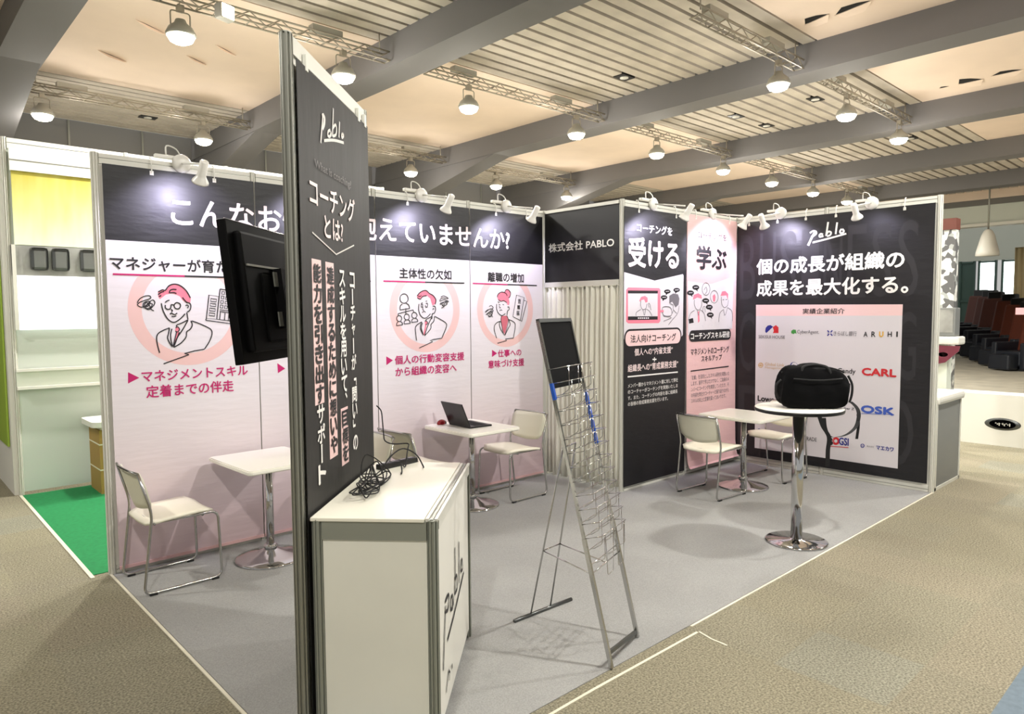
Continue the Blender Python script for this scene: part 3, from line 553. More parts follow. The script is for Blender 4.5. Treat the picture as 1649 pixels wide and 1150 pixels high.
["L",[[5.688,1.693],[5.718,1.63],[5.768,1.71]],0.006,"grey",0,1],
["L",[[5.666,1.797],[5.698,1.798]],0.006,"grey",0,1],
["L",[[5.726,1.798],[5.765,1.802]],0.006,"grey",0,1],
["P",[[5.843,1.429],[5.842,1.443],[5.836,1.455],[5.828,1.466],[5.817,1.475],[5.805,1.48],[5.791,1.482],[5.087,1.482],[5.074,1.48],[5.061,1.475],[5.05,1.466],[5.042,1.455],[5.036,1.443],[5.035,1.429],[5.035,1.418],[5.036,1.404],[5.042,1.391],[5.05,1.38],[5.061,1.372],[5.074,1.367],[5.087,1.365],[5.791,1.365],[5.805,1.367],[5.817,1.372],[5.828,1.38],[5.836,1.391],[5.842,1.404],[5.843,1.418]],"black",4],
["T","コーチングスキル研修",5.063,1.387,5.819,1.457,"white",0.025],
["T","マネジメントのコーチング",5.066,1.227,5.807,1.297,"black",0.015],
["T","スキルアップ",5.261,1.151,5.661,1.213,"black",0.015],
["L",[[5.065,1.066],[5.804,1.073]],0.012,"black",0,0],
["T","「定着」を目的としたスキル研修を実施いた",5.07,0.975,5.814,1.021,"grey",0.0],
["T","します。座学で学ぶだけでなく、ご自身のメ",5.071,0.914,5.811,0.96,"grey",0.0],
["T","ンバーにコーチングを実践していただき、そ",5.072,0.853,5.809,0.899,"grey",0.0],
["T","の内容を弊社のコーチャーと振り返りながら",5.073,0.792,5.806,0.838,"grey",0.0],
["T","スキルの向上と定着を図ってまいります。",5.074,0.733,5.751,0.779,"grey",0.0]],"rw":[["T","個の成長が組織の",1.277,2.064,2.727,2.226,"white",0.035],
["T","成果を最大化する。",1.281,1.832,2.766,1.995,"white",0.035],
["P",[[1.272,1.741],[2.727,1.728],[2.726,1.624],[1.274,1.621]],"pill",2],
["P",[[1.274,1.621],[2.726,1.624],[2.724,0.186],[1.282,0.183]],"paper",2],
["T","実績企業紹介",1.787,1.642,2.204,1.697,"black",0.01],
["L",[[1.895,2.462],[1.869,2.421],[1.848,2.375],[1.828,2.334]],0.024,"white",0,1],
["L",[[1.844,2.458],[1.876,2.476],[1.904,2.469],[1.909,2.447],[1.881,2.426],[1.857,2.42]],0.018,"white",0,1],
["L",[[1.976,2.432],[1.955,2.441],[1.941,2.426],[1.948,2.411],[1.969,2.416],[1.981,2.411]],0.018,"white",0,1],
["L",[[2.025,2.551],[2.018,2.496],[2.008,2.415]],0.018,"white",0,1],
["L",[[2.011,2.432],[2.031,2.457],[2.055,2.446],[2.047,2.421],[2.016,2.412]],0.018,"white",0,1],
["L",[[2.113,2.539],[2.107,2.488],[2.101,2.425]],0.018,"white",0,1],
["L",[[2.158,2.472],[2.143,2.452],[2.148,2.433],[2.17,2.434],[2.179,2.449],[2.163,2.471]],0.018,"white",0,1],
["L",[[1.873,2.361],[2.038,2.389],[2.203,2.422]],0.018,"white",0,1],
["P",[[1.382,1.462],[1.387,1.494],[1.41,1.518],[1.441,1.524],[1.47,1.506],[1.395,1.438],[1.384,1.449]],"navy",3],
["P",[[1.467,1.503],[1.5,1.524],[1.53,1.501],[1.531,1.44],[1.468,1.439],[1.479,1.463]],"red",3],
["T","SEKISUI HOUSE",1.309,1.381,1.603,1.415,"grey",0.012],
["P",[[1.669,1.466],[1.689,1.48],[1.717,1.478],[1.725,1.436],[1.709,1.443],[1.693,1.432],[1.669,1.442]],"green",3],
["T","CyberAgent.",1.733,1.429,1.959,1.477,"grey",0.01],
["L",[[2.042,1.476],[2.059,1.457]],0.012,"navy",0,0],
["L",[[2.09,1.477],[2.074,1.457]],0.012,"navy",0,0],
["L",[[2.043,1.423],[2.059,1.443]],0.012,"navy",0,0],
["L",[[2.091,1.424],[2.074,1.444]],0.012,"navy",0,0],
["L",[[2.044,1.452],[2.053,1.449]],0.008,"grey",0,0],
["T","きらぼし銀行",2.104,1.425,2.323,1.471,"grey",0.012],
["T","A",2.388,1.42,2.424,1.469,"black",0.02],
["T","R",2.46,1.421,2.495,1.471,"black",0.02],
["T","H",2.605,1.425,2.64,1.473,"black",0.02],
["T","I",2.681,1.426,2.691,1.474,"black",0.02],
["T","U",2.53,1.423,2.565,1.472,"gold",0.05],
["P",[[1.367,1.093],[1.365,1.084],[1.361,1.076],[1.355,1.069],[1.347,1.065],[1.338,1.063],[1.329,1.064],[1.32,1.068],[1.314,1.073],[1.309,1.081],[1.308,1.089],[1.309,1.098],[1.313,1.106],[1.319,1.113],[1.328,1.117],[1.337,1.119],[1.346,1.118],[1.354,1.114],[1.361,1.109],[1.365,1.101]],"tan",3],
["L",[[1.318,1.097],[1.337,1.104],[1.356,1.095]],0.006,"paper",0,1],
["L",[[1.318,1.08],[1.337,1.075],[1.356,1.085]],0.006,"paper",0,1],
["T","Global Link",1.387,1.089,1.602,1.123,"tan",0],
["T","Management",1.388,1.053,1.603,1.081,"tan",0],
["P",[[1.745,1.104],[1.743,1.091],[1.737,1.08],[1.728,1.07],[1.717,1.064],[1.704,1.061],[1.691,1.062],[1.679,1.068],[1.67,1.076],[1.663,1.087],[1.661,1.1],[1.663,1.113],[1.669,1.124],[1.678,1.134],[1.689,1.14],[1.702,1.143],[1.715,1.142],[1.727,1.136],[1.736,1.128],[1.743,1.117]],"navy",3],
["P",[[1.738,1.112],[1.737,1.102],[1.733,1.094],[1.726,1.087],[1.718,1.082],[1.708,1.08],[1.699,1.081],[1.69,1.085],[1.683,1.091],[1.679,1.099],[1.677,1.109],[1.679,1.118],[1.683,1.126],[1.689,1.133],[1.698,1.138],[1.707,1.14],[1.717,1.139],[1.725,1.135],[1.732,1.129],[1.737,1.121]],"paper",4],
["P",[[1.714,1.103],[1.714,1.098],[1.712,1.094],[1.709,1.091],[1.705,1.089],[1.7,1.088],[1.696,1.088],[1.692,1.09],[1.688,1.093],[1.686,1.097],[1.685,1.101],[1.686,1.106],[1.688,1.11],[1.691,1.113],[1.695,1.115],[1.7,1.116],[1.704,1.116],[1.708,1.114],[1.712,1.111],[1.714,1.107]],"navy",5],
["T","All",1.764,1.079,1.82,1.114,"black",0.02],
["L",[[1.846,1.102],[1.866,1.134],[1.897,1.138],[1.917,1.116]],0.012,"navy",0,1],
["T","Candy",2.151,1.042,2.322,1.105,"black",0.015],
["T","CARL",2.384,1.05,2.686,1.117,"red",0.045],
["T","Lowe",1.312,0.703,1.496,0.759,"black",0.045],
["T","GROUP",1.518,0.723,1.612,0.748,"grey",0.0],
["T","Cyber Z",2.183,0.693,2.318,0.723,"black",0.005],
["T","OSK",2.386,0.687,2.678,0.753,"blue",0.045],
["L",[[2.384,0.673],[2.679,0.695]],0.005,"blue",0,0],
["P",[[1.318,0.398],[1.335,0.403],[1.355,0.386],[1.341,0.361],[1.316,0.375]],"navy",3],
["T","TRADE",1.827,0.341,1.958,0.38,"black",0.005],
["T","B",2.067,0.326,2.119,0.401,"black",0.04],
["P",[[2.187,0.377],[2.185,0.365],[2.18,0.353],[2.172,0.343],[2.161,0.336],[2.15,0.332],[2.138,0.333],[2.127,0.337],[2.118,0.344],[2.112,0.355],[2.11,0.367],[2.112,0.379],[2.117,0.391],[2.125,0.401],[2.136,0.408],[2.148,0.411],[2.16,0.411],[2.171,0.407],[2.179,0.399],[2.185,0.389]],"red",3],
["P",[[2.165,0.374],[2.164,0.369],[2.162,0.364],[2.159,0.36],[2.154,0.357],[2.149,0.355],[2.144,0.355],[2.139,0.357],[2.136,0.36],[2.133,0.365],[2.132,0.37],[2.133,0.375],[2.135,0.38],[2.139,0.384],[2.143,0.387],[2.148,0.389],[2.153,0.389],[2.158,0.387],[2.162,0.383],[2.164,0.379]],"paper",4],
["T","GSI",2.181,0.341,2.272,0.413,"navy",0.04],
["L",[[2.068,0.31],[2.273,0.324]],0.007,"red",0,0],
["L",[[2.063,0.379],[2.126,0.387]],0.006,"paper",0,0],
["L",[[2.064,0.361],[2.127,0.369]],0.006,"paper",0,0],
["L",[[2.064,0.342],[2.127,0.351]],0.006,"paper",0,0],
["P",[[2.423,0.362],[2.422,0.356],[2.419,0.35],[2.415,0.344],[2.41,0.341],[2.404,0.339],[2.398,0.339],[2.392,0.341],[2.388,0.345],[2.385,0.351],[2.384,0.357],[2.384,0.363],[2.387,0.37],[2.391,0.375],[2.397,0.378],[2.403,0.38],[2.409,0.38],[2.414,0.378],[2.419,0.374],[2.422,0.368]],"navy",3],
["P",[[2.416,0.361],[2.415,0.357],[2.414,0.353],[2.411,0.35],[2.407,0.347],[2.404,0.346],[2.4,0.346],[2.396,0.348],[2.393,0.35],[2.391,0.354],[2.391,0.358],[2.391,0.362],[2.393,0.366],[2.396,0.369],[2.399,0.372],[2.403,0.373],[2.407,0.373],[2.41,0.371],[2.413,0.369],[2.415,0.365]],"paper",4],
["T","H",2.396,0.349,2.41,0.368,"navy",0.03],
["T","株式会社",2.444,0.353,2.509,0.37,"grey",0],
["T","マエカワ",2.531,0.341,2.684,0.382,"navy",0.045]],"sig":[[[[0.177,0.485],[0.109,0.329],[0.053,0.153],[0.0,0.0]],[[0.047,0.505],[0.13,0.555],[0.202,0.505],[0.214,0.41],[0.14,0.341],[0.078,0.337]],[[0.388,0.296],[0.332,0.35],[0.295,0.301],[0.314,0.228],[0.37,0.234],[0.401,0.206]],[[0.525,0.769],[0.503,0.538],[0.472,0.201]],[[0.481,0.272],[0.534,0.365],[0.599,0.297],[0.575,0.198],[0.494,0.182]],[[0.761,0.654],[0.742,0.437],[0.72,0.171]],[[0.879,0.329],[0.835,0.258],[0.848,0.172],[0.91,0.156],[0.935,0.216],[0.891,0.324]],[[0.115,0.077],[0.55,0.068],[1.0,0.078]]]],"rwfaint":[["T","B",1.08,1.8,1.258,2.5,"faint",-0.005],
["T","U",1.308,1.8,1.485,2.5,"faint",-0.005],
["T","S",1.535,1.8,1.713,2.5,"faint",-0.005],
["T","I",1.763,1.8,1.94,2.5,"faint",-0.005],
["T","N",1.99,1.8,2.168,2.5,"faint",-0.005],
["T","E",2.217,1.8,2.395,2.5,"faint",-0.005],
["T","S",2.445,1.8,2.623,2.5,"faint",-0.005],
["T","S",2.672,1.8,2.85,2.5,"faint",-0.005],
["T","C",1.08,1.02,1.258,1.66,"faint",-0.005],
["T","O",1.308,1.02,1.485,1.66,"faint",-0.005],
["T","A",1.535,1.02,1.713,1.66,"faint",-0.005],
["T","C",1.763,1.02,1.94,1.66,"faint",-0.005],
["T","H",1.99,1.02,2.168,1.66,"faint",-0.005],
["T","I",2.217,1.02,2.395,1.66,"faint",-0.005],
["T","N",2.445,1.02,2.623,1.66,"faint",-0.005],
["T","G",2.672,1.02,2.85,1.66,"faint",-0.005],
["T","P",1.08,0.2,1.394,0.86,"faint",-0.005],
["T","A",1.444,0.2,1.758,0.86,"faint",-0.005],
["T","B",1.808,0.2,2.122,0.86,"faint",-0.005],
["T","L",2.172,0.2,2.486,0.86,"faint",-0.005],
["T","O",2.536,0.2,2.85,0.86,"faint",-0.005]],"sg":[["L",[[0.28,2.48],[0.301,2.488],[0.304,2.466],[0.287,2.432]],0.012,"dim",0,1],
["L",[[0.29,2.479],[0.257,2.366]],0.012,"dim",0,1],
["L",[[0.382,2.448],[0.355,2.436],[0.348,2.418],[0.375,2.42],[0.393,2.442],[0.386,2.425]],0.012,"dim",0,1],
["L",[[0.428,2.551],[0.419,2.492],[0.408,2.428]],0.012,"dim",0,1],
["L",[[0.417,2.465],[0.452,2.488],[0.468,2.474],[0.455,2.447],[0.414,2.431]],0.012,"dim",0,1],
["L",[[0.512,2.517],[0.498,2.446]],0.012,"dim",0,1],
["L",[[0.551,2.477],[0.535,2.462],[0.546,2.457],[0.566,2.47],[0.554,2.477]],0.012,"dim",0,1],
["L",[[0.298,2.385],[0.427,2.417],[0.566,2.439]],0.012,"dim",0,1],
["L",[[0.29,2.483],[0.313,2.481],[0.309,2.454],[0.284,2.427]],0.014,"dim",0,1],
["T","What is coaching?",0.178,2.245,0.662,2.287,"faint2",0.01],
["T","コーチング",0.116,2.102,0.711,2.209,"pinkwhite",0.02],
["T","とは?",0.278,1.995,0.522,2.082,"pinkwhite",0.02],
["L",[[0.133,1.997],[0.423,1.935],[0.692,1.999]],0.006,"dim",0,0],
["V","コーチャーが「問い」の",0.647,1.872,1.04,0.036,"white",0.03],
["V","スキルを用いて、目標を",0.496,1.874,1.021,0.039,"C2",0.03],
["V","達成するために想いや",0.339,1.88,1.088,0.041,"black",0.03],
["V","能力を引き出すサポート",0.179,1.881,1.001,0.042,"C4",0.03],
["P",[[0.286,1.895],[0.392,1.895],[0.392,1.073],[0.286,1.073]],"pill",1],
["P",[[0.445,1.264],[0.547,1.264],[0.547,1.009],[0.445,1.009]],"pill",1],
["P",[[0.125,1.896],[0.233,1.896],[0.233,1.321],[0.125,1.321]],"pill",1]],"cf":[["L",[[0.209,0.507],[0.281,0.508],[0.304,0.483],[0.276,0.449],[0.215,0.464]],0.016,"black",0,1],
["L",[[0.217,0.489],[0.181,0.386],[0.142,0.254]],0.016,"black",0,1],
["L",[[0.405,0.456],[0.363,0.458],[0.349,0.417],[0.4,0.403],[0.414,0.444],[0.422,0.401]],0.016,"black",0,1],
["L",[[0.485,0.639],[0.487,0.528],[0.468,0.43]],0.016,"black",0,1],
["L",[[0.473,0.493],[0.53,0.496],[0.537,0.435],[0.468,0.434]],0.016,"black",0,1],
["L",[[0.612,0.621],[0.607,0.428]],0.016,"black",0,1],
["L",[[0.702,0.512],[0.662,0.488],[0.672,0.462],[0.723,0.456],[0.708,0.51]],0.016,"black",0,1],
["L",[[0.251,0.326],[0.479,0.36],[0.766,0.422]],0.016,"black",0,1],
["L",[[0.202,0.129],[0.279,0.189]],0.012,"black",0,0],
["L",[[0.269,0.187],[0.302,0.162],[0.285,0.136]],0.012,"black",0,0],
["L",[[0.353,0.158],[0.369,0.158]],0.02,"black",0,0]]}
# ------------------------------------------------------------------ hall: floors, ceiling, beams
BX = [.35, 3.84, 7.78, 11.57, 15.3, 19.05, 22.9, 26.7]      # beam centres
ZB, ZC = 4.6, 4.95                                            # beam soffit, ceiling
def plane_obj(name, x0, x1, y0, y1, z0, z1, m, kind='structure', **kw):
    b = MB(); b.box(x0, x1, y0, y1, z0, z1, m); return tag(b.build(name, off=(x0, y0, z0)), kind=kind, **kw)
plane_obj('floor', -14, 40, -16, 12, -.1, 0, 'aisle_carpet')
plane_obj('floor_mat_booth', 0, 6.0, -3.0, .0, 0, .004, 'booth_carpet')
plane_obj('floor_mat_green', -.1, 1.6, .06, 2.8, 0, .004, 'carpet_green')
plane_obj('floor_mat_blue', 1.2, 9, -6.5, -4.32, 0, .004, 'carpet_blue')
def tape(name, pts, wd, z, label):
    b = MB(); P = [Vector((x, y, 0)) for x, y in pts]; n = len(P); L, R = [], []
    for i in range(n):
        t = (P[min(i+1, n-1)]-P[max(i-1, 0)]).normalized(); q = Vector((-t.y, t.x, 0))*wd/2; L.append(P[i]+q); R.append(P[i]-q)
    for i in range(n-1):
        vs = [L[i], L[i+1], R[i+1], R[i]]; b.add([(q.x, q.y, .0002) for q in vs]+[(q.x, q.y, z) for q in vs], [(3, 2, 1, 0), (4, 5, 6, 7), (0, 1, 5, 4), (1, 2, 6, 5), (2, 3, 7, 6), (3, 0, 4, 7)], 'tape_cream')
    tag(b.build(name, off=(*pts[0], 0)), label, 'tape', 'floor tapes around the stand carpet')
tape('floor_tape', [(-.012, .0), (-.012, -3.2)], .014, .006, 'cream tape strip along the left edge of the grey stand carpet')
tape('floor_tape', [(6.02, -3.012), (2.05, -3.012)], .013, .006, 'cream tape strip along the front edge of the grey carpet, by the round table')
tape('floor_tape', [(2.02, -3.07), (1.2, -3.06), (.2, -3.07)], .014, .003, 'thin cream tape on the beige aisle in front of the wire rack')
tape('floor_tape', [(2.03, -3.075), (2.005, -3.16), (1.999, -3.255)], .010, .003, 'loose bent end of cream tape on the beige aisle')
tape('floor_tape', [(-.112, .0), (-.112, 2.8)], .024, .006, 'pale strip along the edge of the green carpet')

# ceiling: smooth panels and slatted bands between the beams
YB = [(-14, -8.6, 'ceiling_cream'), (-8.6, -5.0, 'slat'), (-5.0, -1.17, 'ceiling_cream'), (-1.17, 2.4, 'slat'), (2.4, 6.3, 'ceiling_cream'), (6.3, 8.8, 'slat')]
edges = [-7.3, -3.45]+BX+[30.5]
ceil = MB()
for y0, y1, m in YB:
    if m != 'slat': ceil.box(-8, 31, y0, y1, ZC, ZC+.12, m)
tag(ceil.build('ceiling', off=(-8, -14, ZC)), kind='structure')
sl = MB(); gp = MB()
for y0, y1, m in YB:
    if m == 'slat':
        gp.box(-8, 31, y0, y1, ZC+.16, ZC+.22, 'gap_dark'); p = .205; n = round((y1-y0)/p); p = (y1-y0)/n
        for i in range(n): sl.box(-8, 31, y0+i*p+.027, y0+(i+1)*p-.027, ZC, ZC+.07, 'slat_cream')
so = tag(sl.build('ceiling_slats', off=(-8, -14, ZC)), kind='structure'); g = gp.build('ceiling_void', off=(-8, -14, ZC)); tag(g, kind='structure')
for i, x in enumerate([-7.3, -3.45]+BX):
    b = MB(); b.box(x-.22, x+.22, -14, 9.2, ZB, ZC+.1, 'beam_grey')
    y0 = 6.1 if abs(x-3.84) < .1 else 4.8; y1 = 8.3
    z1 = ZB-(y1-y0)*.205                                     # haunch drops towards the column
    pr = [(y0, ZB), (y1, z1), (y1+.02, z1), (8.9, z1), (8.9, ZB)]
    M = Matrix(((0, 0, 1, x), (1, 0, 0, 0), (0, 1, 0, 0), (0, 0, 0, 1)))
    b.prism(pr, -.2, .2, 'beam_grey', M)
    b.box(x-.3, x+.3, 8.3, 8.95, 0, z1+.02, 'beam_grey')
    tag(b.build('beam', off=(x, -14, ZB)), kind='structure')
hw = MB(); hw.box(-8, 30, 9.0, 9.2, 0, 5, 'hall_grey')
for i in range(34): hw.box(-7.6+i*1.15, -7.57+i*1.15, 8.985, 9.0, 0, 5, 'alu')
tag(hw.build('wall_back_hall', off=(-8, 9, 0)), kind='structure')

# recessed downlights in the slats
def downlight(x, y, label):
    t = empty('downlight', (x, y, ZC), 0, label, 'ceiling light', 'recessed downlights in the slatted ceiling')
    b = MB(); b.box(-.13, .13, -.09, .09, -.012, .03, 'black_plastic'); b.build('frame', t)
    b = MB(); b.lathe([(.0, -.02), (.06, -.02), (.06, .01)], 'lamp_white'); b.build('lens', t)
for a in ((6.86, 1.23, 'small recessed downlight between slats, nearest of all, under the first slatted band'), (9.85, 1.21, 'small recessed downlight between slats, leftmost of the pair beyond the second big beam'), (10.8, 1.155, 'small recessed downlight between slats, right of the pair beyond the second big beam'),
          (9.9, -.11, 'small recessed downlight just left of the upper right truss'), (2.52, 7.75, 'small recessed downlight in the far slats above the first wall banner'), (13.76, -.24, 'small recessed downlight beyond the third big beam')): downlight(*a)
# peeling flaps in the smooth ceiling
def flap(x, y, s, a, wide, label):
    b = MB(); M = Matrix.Translation((x, y, ZC)) @ Matrix.Rotation(a, 4, 'Z')
    b.add([M @ Vector((p[0]*s, p[1]*s*wide, -.003)) for p in ((-1, -.3), (-.2, -.45), (1, -.1), (.25, .75), (-.5, .35))], [(4, 3, 2, 1, 0)], 'gap_dark')
    vs = [M @ Vector((p[0]*s, p[1]*s*wide, z-.004)) for p, z in (((-1.1, -.35), 0), ((1.1, -.15), 0), ((.7, -.9), -.16*s), ((-.4, -1.0), -.22*s))]
    vs += [q+Vector((0, 0, -.006)) for q in vs]
    b.add(vs, [(0, 1, 2, 3), (7, 6, 5, 4), (0, 4, 5, 1), (1, 5, 6, 2), (2, 6, 7, 3), (3, 7, 4, 0)], 'ceiling_cream')
    tag(b.build('ceiling_flap', off=(x, y, ZC)), label, 'ceiling flap', 'loose flaps of the smooth ceiling')
for a in ((6.9, -1.42, .15, 1.2, .9, 'torn flap in the smooth ceiling nearest the slatted band, at the top of the picture'), (6.9, -1.82, .2, 1.3, .6, 'longer torn flap at the top of the picture, right of another one'),
          (10.7, -1.96, .14, 1.4, 1.8, 'dark triangular opening in the smooth ceiling, right of the second big beam'), (10.67, -2.42, .17, 1.5, .8, 'bent flap right of the dark triangular opening in the ceiling'), (10.75, -1.63, .06, 1.4, 1, 'small hole left of the dark triangular opening in the ceiling'),
          (1.36, 5.05, .2, .5, .25, 'short dark tear in the smooth ceiling above the first wall banner'), (1.45, 3.75, .2, .5, .2, 'thin tear just below the big nearest hall lamp'), (2.2, 4.5, .16, .5, .25, 'small tear left of the top of the freestanding sign'), (2.35, 3.9, .17, .5, .22, 'slanted tear between two hall lamps, beside the freestanding sign')): flap(*a)

# ------------------------------------------------------------------ lighting trusses and hall lamps
def truss(x0, x1, y, z, label):
    t = empty('lighting_truss', (x0, y, z), 0, label, 'lighting truss', 'lighting trusses hung between the beams')
    b = MB(); Lg = x1-x0; h = .1
    for yy in (-.06, .06):
        for zz in (0, h): b.tube([(0, yy, zz), (Lg, yy, zz)], .011, 'truss_metal', 6)
    b.build('chord', t)
    b = MB(); n = max(4, int(Lg/.16))
    for yy in (-.06, .06):
        for i in range(n): b.tube([(Lg*i/n, yy, h*(i % 2)), (Lg*(i+1)/n, yy, h*((i+1) % 2))], .006, 'truss_metal', 5)
    for i in range(n+1): b.tube([(Lg*i/n, -.06, 0), (Lg*i/n, .06, 0)], .006, 'truss_metal', 5)
    b.build('bracing', t)
    for xx in (Lg*.2, Lg*.75):
        b = MB(); b.box(xx-.26, xx+.1, -.05, .05, h+.012, h+.075, 'lamp_housing'); b.build('ballast_box', t)
    for xx in (.1, Lg-.1):
        b = MB(); b.tube([(xx, 0, h), (xx, 0, ZC-z+.0)], .008, 'truss_metal', 6); b.build('hanger', t)
ZT = 4.64
TR = [(.75, 3.58, 2.17, 'lighting truss with two hall lamps above the black freestanding sign, nearest to us'), (4.15, 7.5, 2.17, 'lighting truss above the back wall between the first two big beams'), (8.05, 11.3, 2.17, 'lighting truss beyond the second big beam above the curtain room'),
      (11.9, 15.0, 2.17, 'small far lighting truss beyond the third big beam'), (15.6, 18.7, 2.17, 'farthest lighting truss just above the arm lamps of the black logo wall'),
      (5.2, 7.5, -.97, 'short lighting truss under the near slatted ceiling'), (8.05, 11.3, -.97, 'lighting truss at the upper right with two lamps, under the slatted ceiling'),
      (.62, 3.58, 6.2, 'far lighting truss above the first wall banner at the left'), (4.6, 7.5, 6.2, 'far lighting truss beside the black freestanding sign'), (8.05, 11.3, 6.2, 'far lighting truss behind the arm lamps of the back wall')]
for a in TR: truss(a[0], a[1], a[2], ZT, a[3])
def hall_lamp_mesh(root):
    b = MB(); b.lathe([(.02, .13), (.045, .125), (.06, .09), (.11, .05), (.135, .0), (.137, -.02), (.125, -.03)], 'lamp_housing'); b.build('housing', root)
    b = MB(); b.tube(fillet([(-.09, 0, .05), (-.09, 0, .2), (.09, 0, .2), (.09, 0, .05)], .03), .007, 'truss_metal', 6); b.box(-.03, .03, -.03, .03, .2, .26, 'truss_metal'); b.build('bracket', root)
    b = MB(); b.lathe([(0, -.1), (.06, -.094), (.1, -.075), (.125, -.03)], 'lens'); b.build('lens', root)
LMP = [(1.26, 2.17, 'big glaring hall lamp at the top left, nearest to us'), (3.0, 2.17, 'hall lamp half behind the top edge of the black freestanding sign'), (4.82, 2.17, 'hall lamp at the left of the truss above the back wall'), (6.91, 2.17, 'hall lamp at the right of the truss above the back wall'),
       (8.95, 2.17, 'left hall lamp of the truss above the curtain room'), (11.09, 2.17, 'right hall lamp of the truss above the curtain room'), (13.02, 2.17, 'left lamp of the small far truss beyond the third big beam'), (14.98, 2.17, 'right lamp of the small far truss beyond the third big beam'), (16.87, 2.17, 'farthest small hall lamp just above the black logo wall'),
       (6.98, -.97, 'hall lamp glaring in front of the second big beam, under the short truss'), (8.95, -.97, 'left hall lamp of the upper right truss'), (10.96, -.97, 'right hall lamp of the upper right truss'),
       (.78, 6.2, 'hall lamp at the far left edge above the neighbouring stand'), (2.86, 6.2, 'far hall lamp above the second arm lamp, left of the black freestanding sign'), (6.69, 6.2, 'far hall lamp just right of the black freestanding sign'), (8.86, 6.2, 'left lamp of the far truss behind the back wall'), (11.05, 6.2, 'right lamp of the far truss behind the back wall')]
proto = empty('hall_lamp', (LMP[0][0], LMP[0][1], 4.5)); hall_lamp_mesh(proto)
for i, (x, y, lb) in enumerate(LMP):
    o = proto if i == 0 else copy_tree(proto)
    o.location = (x, y, 4.37); tag(o, lb, 'hall lamp', 'hall lamps on the ceiling trusses')
    lamp_light('lamp_glow', 'SPOT', (x, y, 4.25), LAMP_W*(1.2 if y < -4 and x > 0 else 1), (1, .975, .935), .07, 165, (x, y, 0), .3, o)
    lamp_light('lamp_spill', 'POINT', (x, y, 4.24), UP_W, (1, .95, .88), .12, parent=o)
# the same lamps carry on over the aisle in front, behind the viewer
for x, y in ((2.2, -4.3), (5.2, -4.3), (8.6, -4.3), (-2.6, 1.2), (-1.6, -4.6)):
    o = copy_tree(proto); o.location = (x, y, 4.37); tag(o, 'hall lamp over the aisle outside the picture', 'hall lamp', 'hall lamps over the aisle')
    lamp_light('lamp_glow', 'SPOT', (x, y, 4.25), LAMP_W*(1.2 if y < -4 and x > 0 else 1), (1, .975, .935), .07, 165, (x, y, 0), .3, o)
    lamp_light('lamp_spill', 'POINT', (x, y, 4.24), UP_W, (1, .95, .88), .12, parent=o)
t = empty('floodlight', (1.62, 2.0, 4.62), .3, 'small square floodlight clamped to the near truss at the top left', 'floodlight')
b = MB(); b.box(-.08, .08, -.05, .05, -.08, .06, 'lamp_housing', bevel=.01); b.box(-.02, .02, .03, .055, .02, .1, 'truss_metal'); b.build('housing', t)
b = MB(); b.box(-.065, .065, -.056, -.05, -.07, .05, 'lens'); b.build('lens', t)

# ------------------------------------------------------------------ system walls of the stand
def post_profile(r=.022, c='alu_white'):
    pts = []
    for k in range(8):
        a = math.radians(22.5+45*k); b_ = math.radians(22.5+45*(k+1)); p, q = Vector((r*math.cos(a), r*math.sin(a))), Vector((r*math.cos(b_), r*math.sin(b_)))
        d = q-p; nrm = Vector((d.y, -d.x)).normalized()
        pts += [p, p+d*.3, p+d*.3-nrm*r*.3, p+d*.7-nrm*r*.3, p+d*.7]
    return [(p.x, p.y) for p in pts]
def post(parent, x, y, H=2.7, m='alu_white', r=.024, z0=.0):
    b = MB(); b.prism(post_profile(r), z0, H-.004, m, Matrix.Translation((x, y, 0))); b.lathe([(r*.95, H-.004), (r*.95, H), (0, H+.001)], m, 8, Matrix.Translation((x, y, 0)), False); return b.build('post', parent, off=None)
def seg_wall(name, pts, rail_m='alu_white', panel_m='panel_white', H=2.7, panel=True, ends=(True, True), top=.07, pm=None, kind='structure', root=None, bottom=.06):
    """posts at the points, a panel and rails between each pair; one thing"""
    x0, y0 = pts[0]; t = root or empty(name, (x0, y0, 0), kind=kind)
    for i, (x, y) in enumerate(pts):
        if (i == 0 and not ends[0]) or (i == len(pts)-1 and not ends[1]): continue
        post(t, x-x0, y-y0, H, pm or rail_m)
    for (xa, ya), (xb, yb) in zip(pts[:-1], pts[1:]):
        d = Vector((xb-xa, yb-ya, 0)); L = d.length; M = Matrix.Translation((xa-x0, ya-y0, 0)) @ Matrix.Rotation(math.atan2(d.y, d.x), 4, 'Z')
        if panel:
            b = MB(); b.box(.022, L-.022, -.008, .008, .03, H-.03, panel_m, M); b.build('panel', t)
        b = MB(); b.box(.022, L-.022, -.018, .018, H-top/2+.004, H-.006, rail_m, M); b.box(.022, L-.022, -.014, .014, H-top/2-.002, H-top/2+.004, 'alu', M); b.box(.022, L-.022, -.018, .018, H-top, H-top/2-.002, rail_m, M); b.build('top_rail', t)
        if bottom:
            b = MB(); b.box(.022, L-.022, -.018, .018, .006, bottom*.45, rail_m, M); b.box(.022, L-.022, -.014, .014, bottom*.45, bottom*.55, 'alu', M); b.box(.022, L-.022, -.018, .018, bottom*.55, bottom, rail_m, M); b.build('bottom_rail', t)
    return t
seg_wall('wall_back', [(i, 0) for i in range(7)])
wst = seg_wall('wall_storage', [(4, -1), (5, -1), (6, -1)])
wrt = seg_wall('wall_right', [(6, -1), (6, -2), (6, -3)], ends=(False, True))
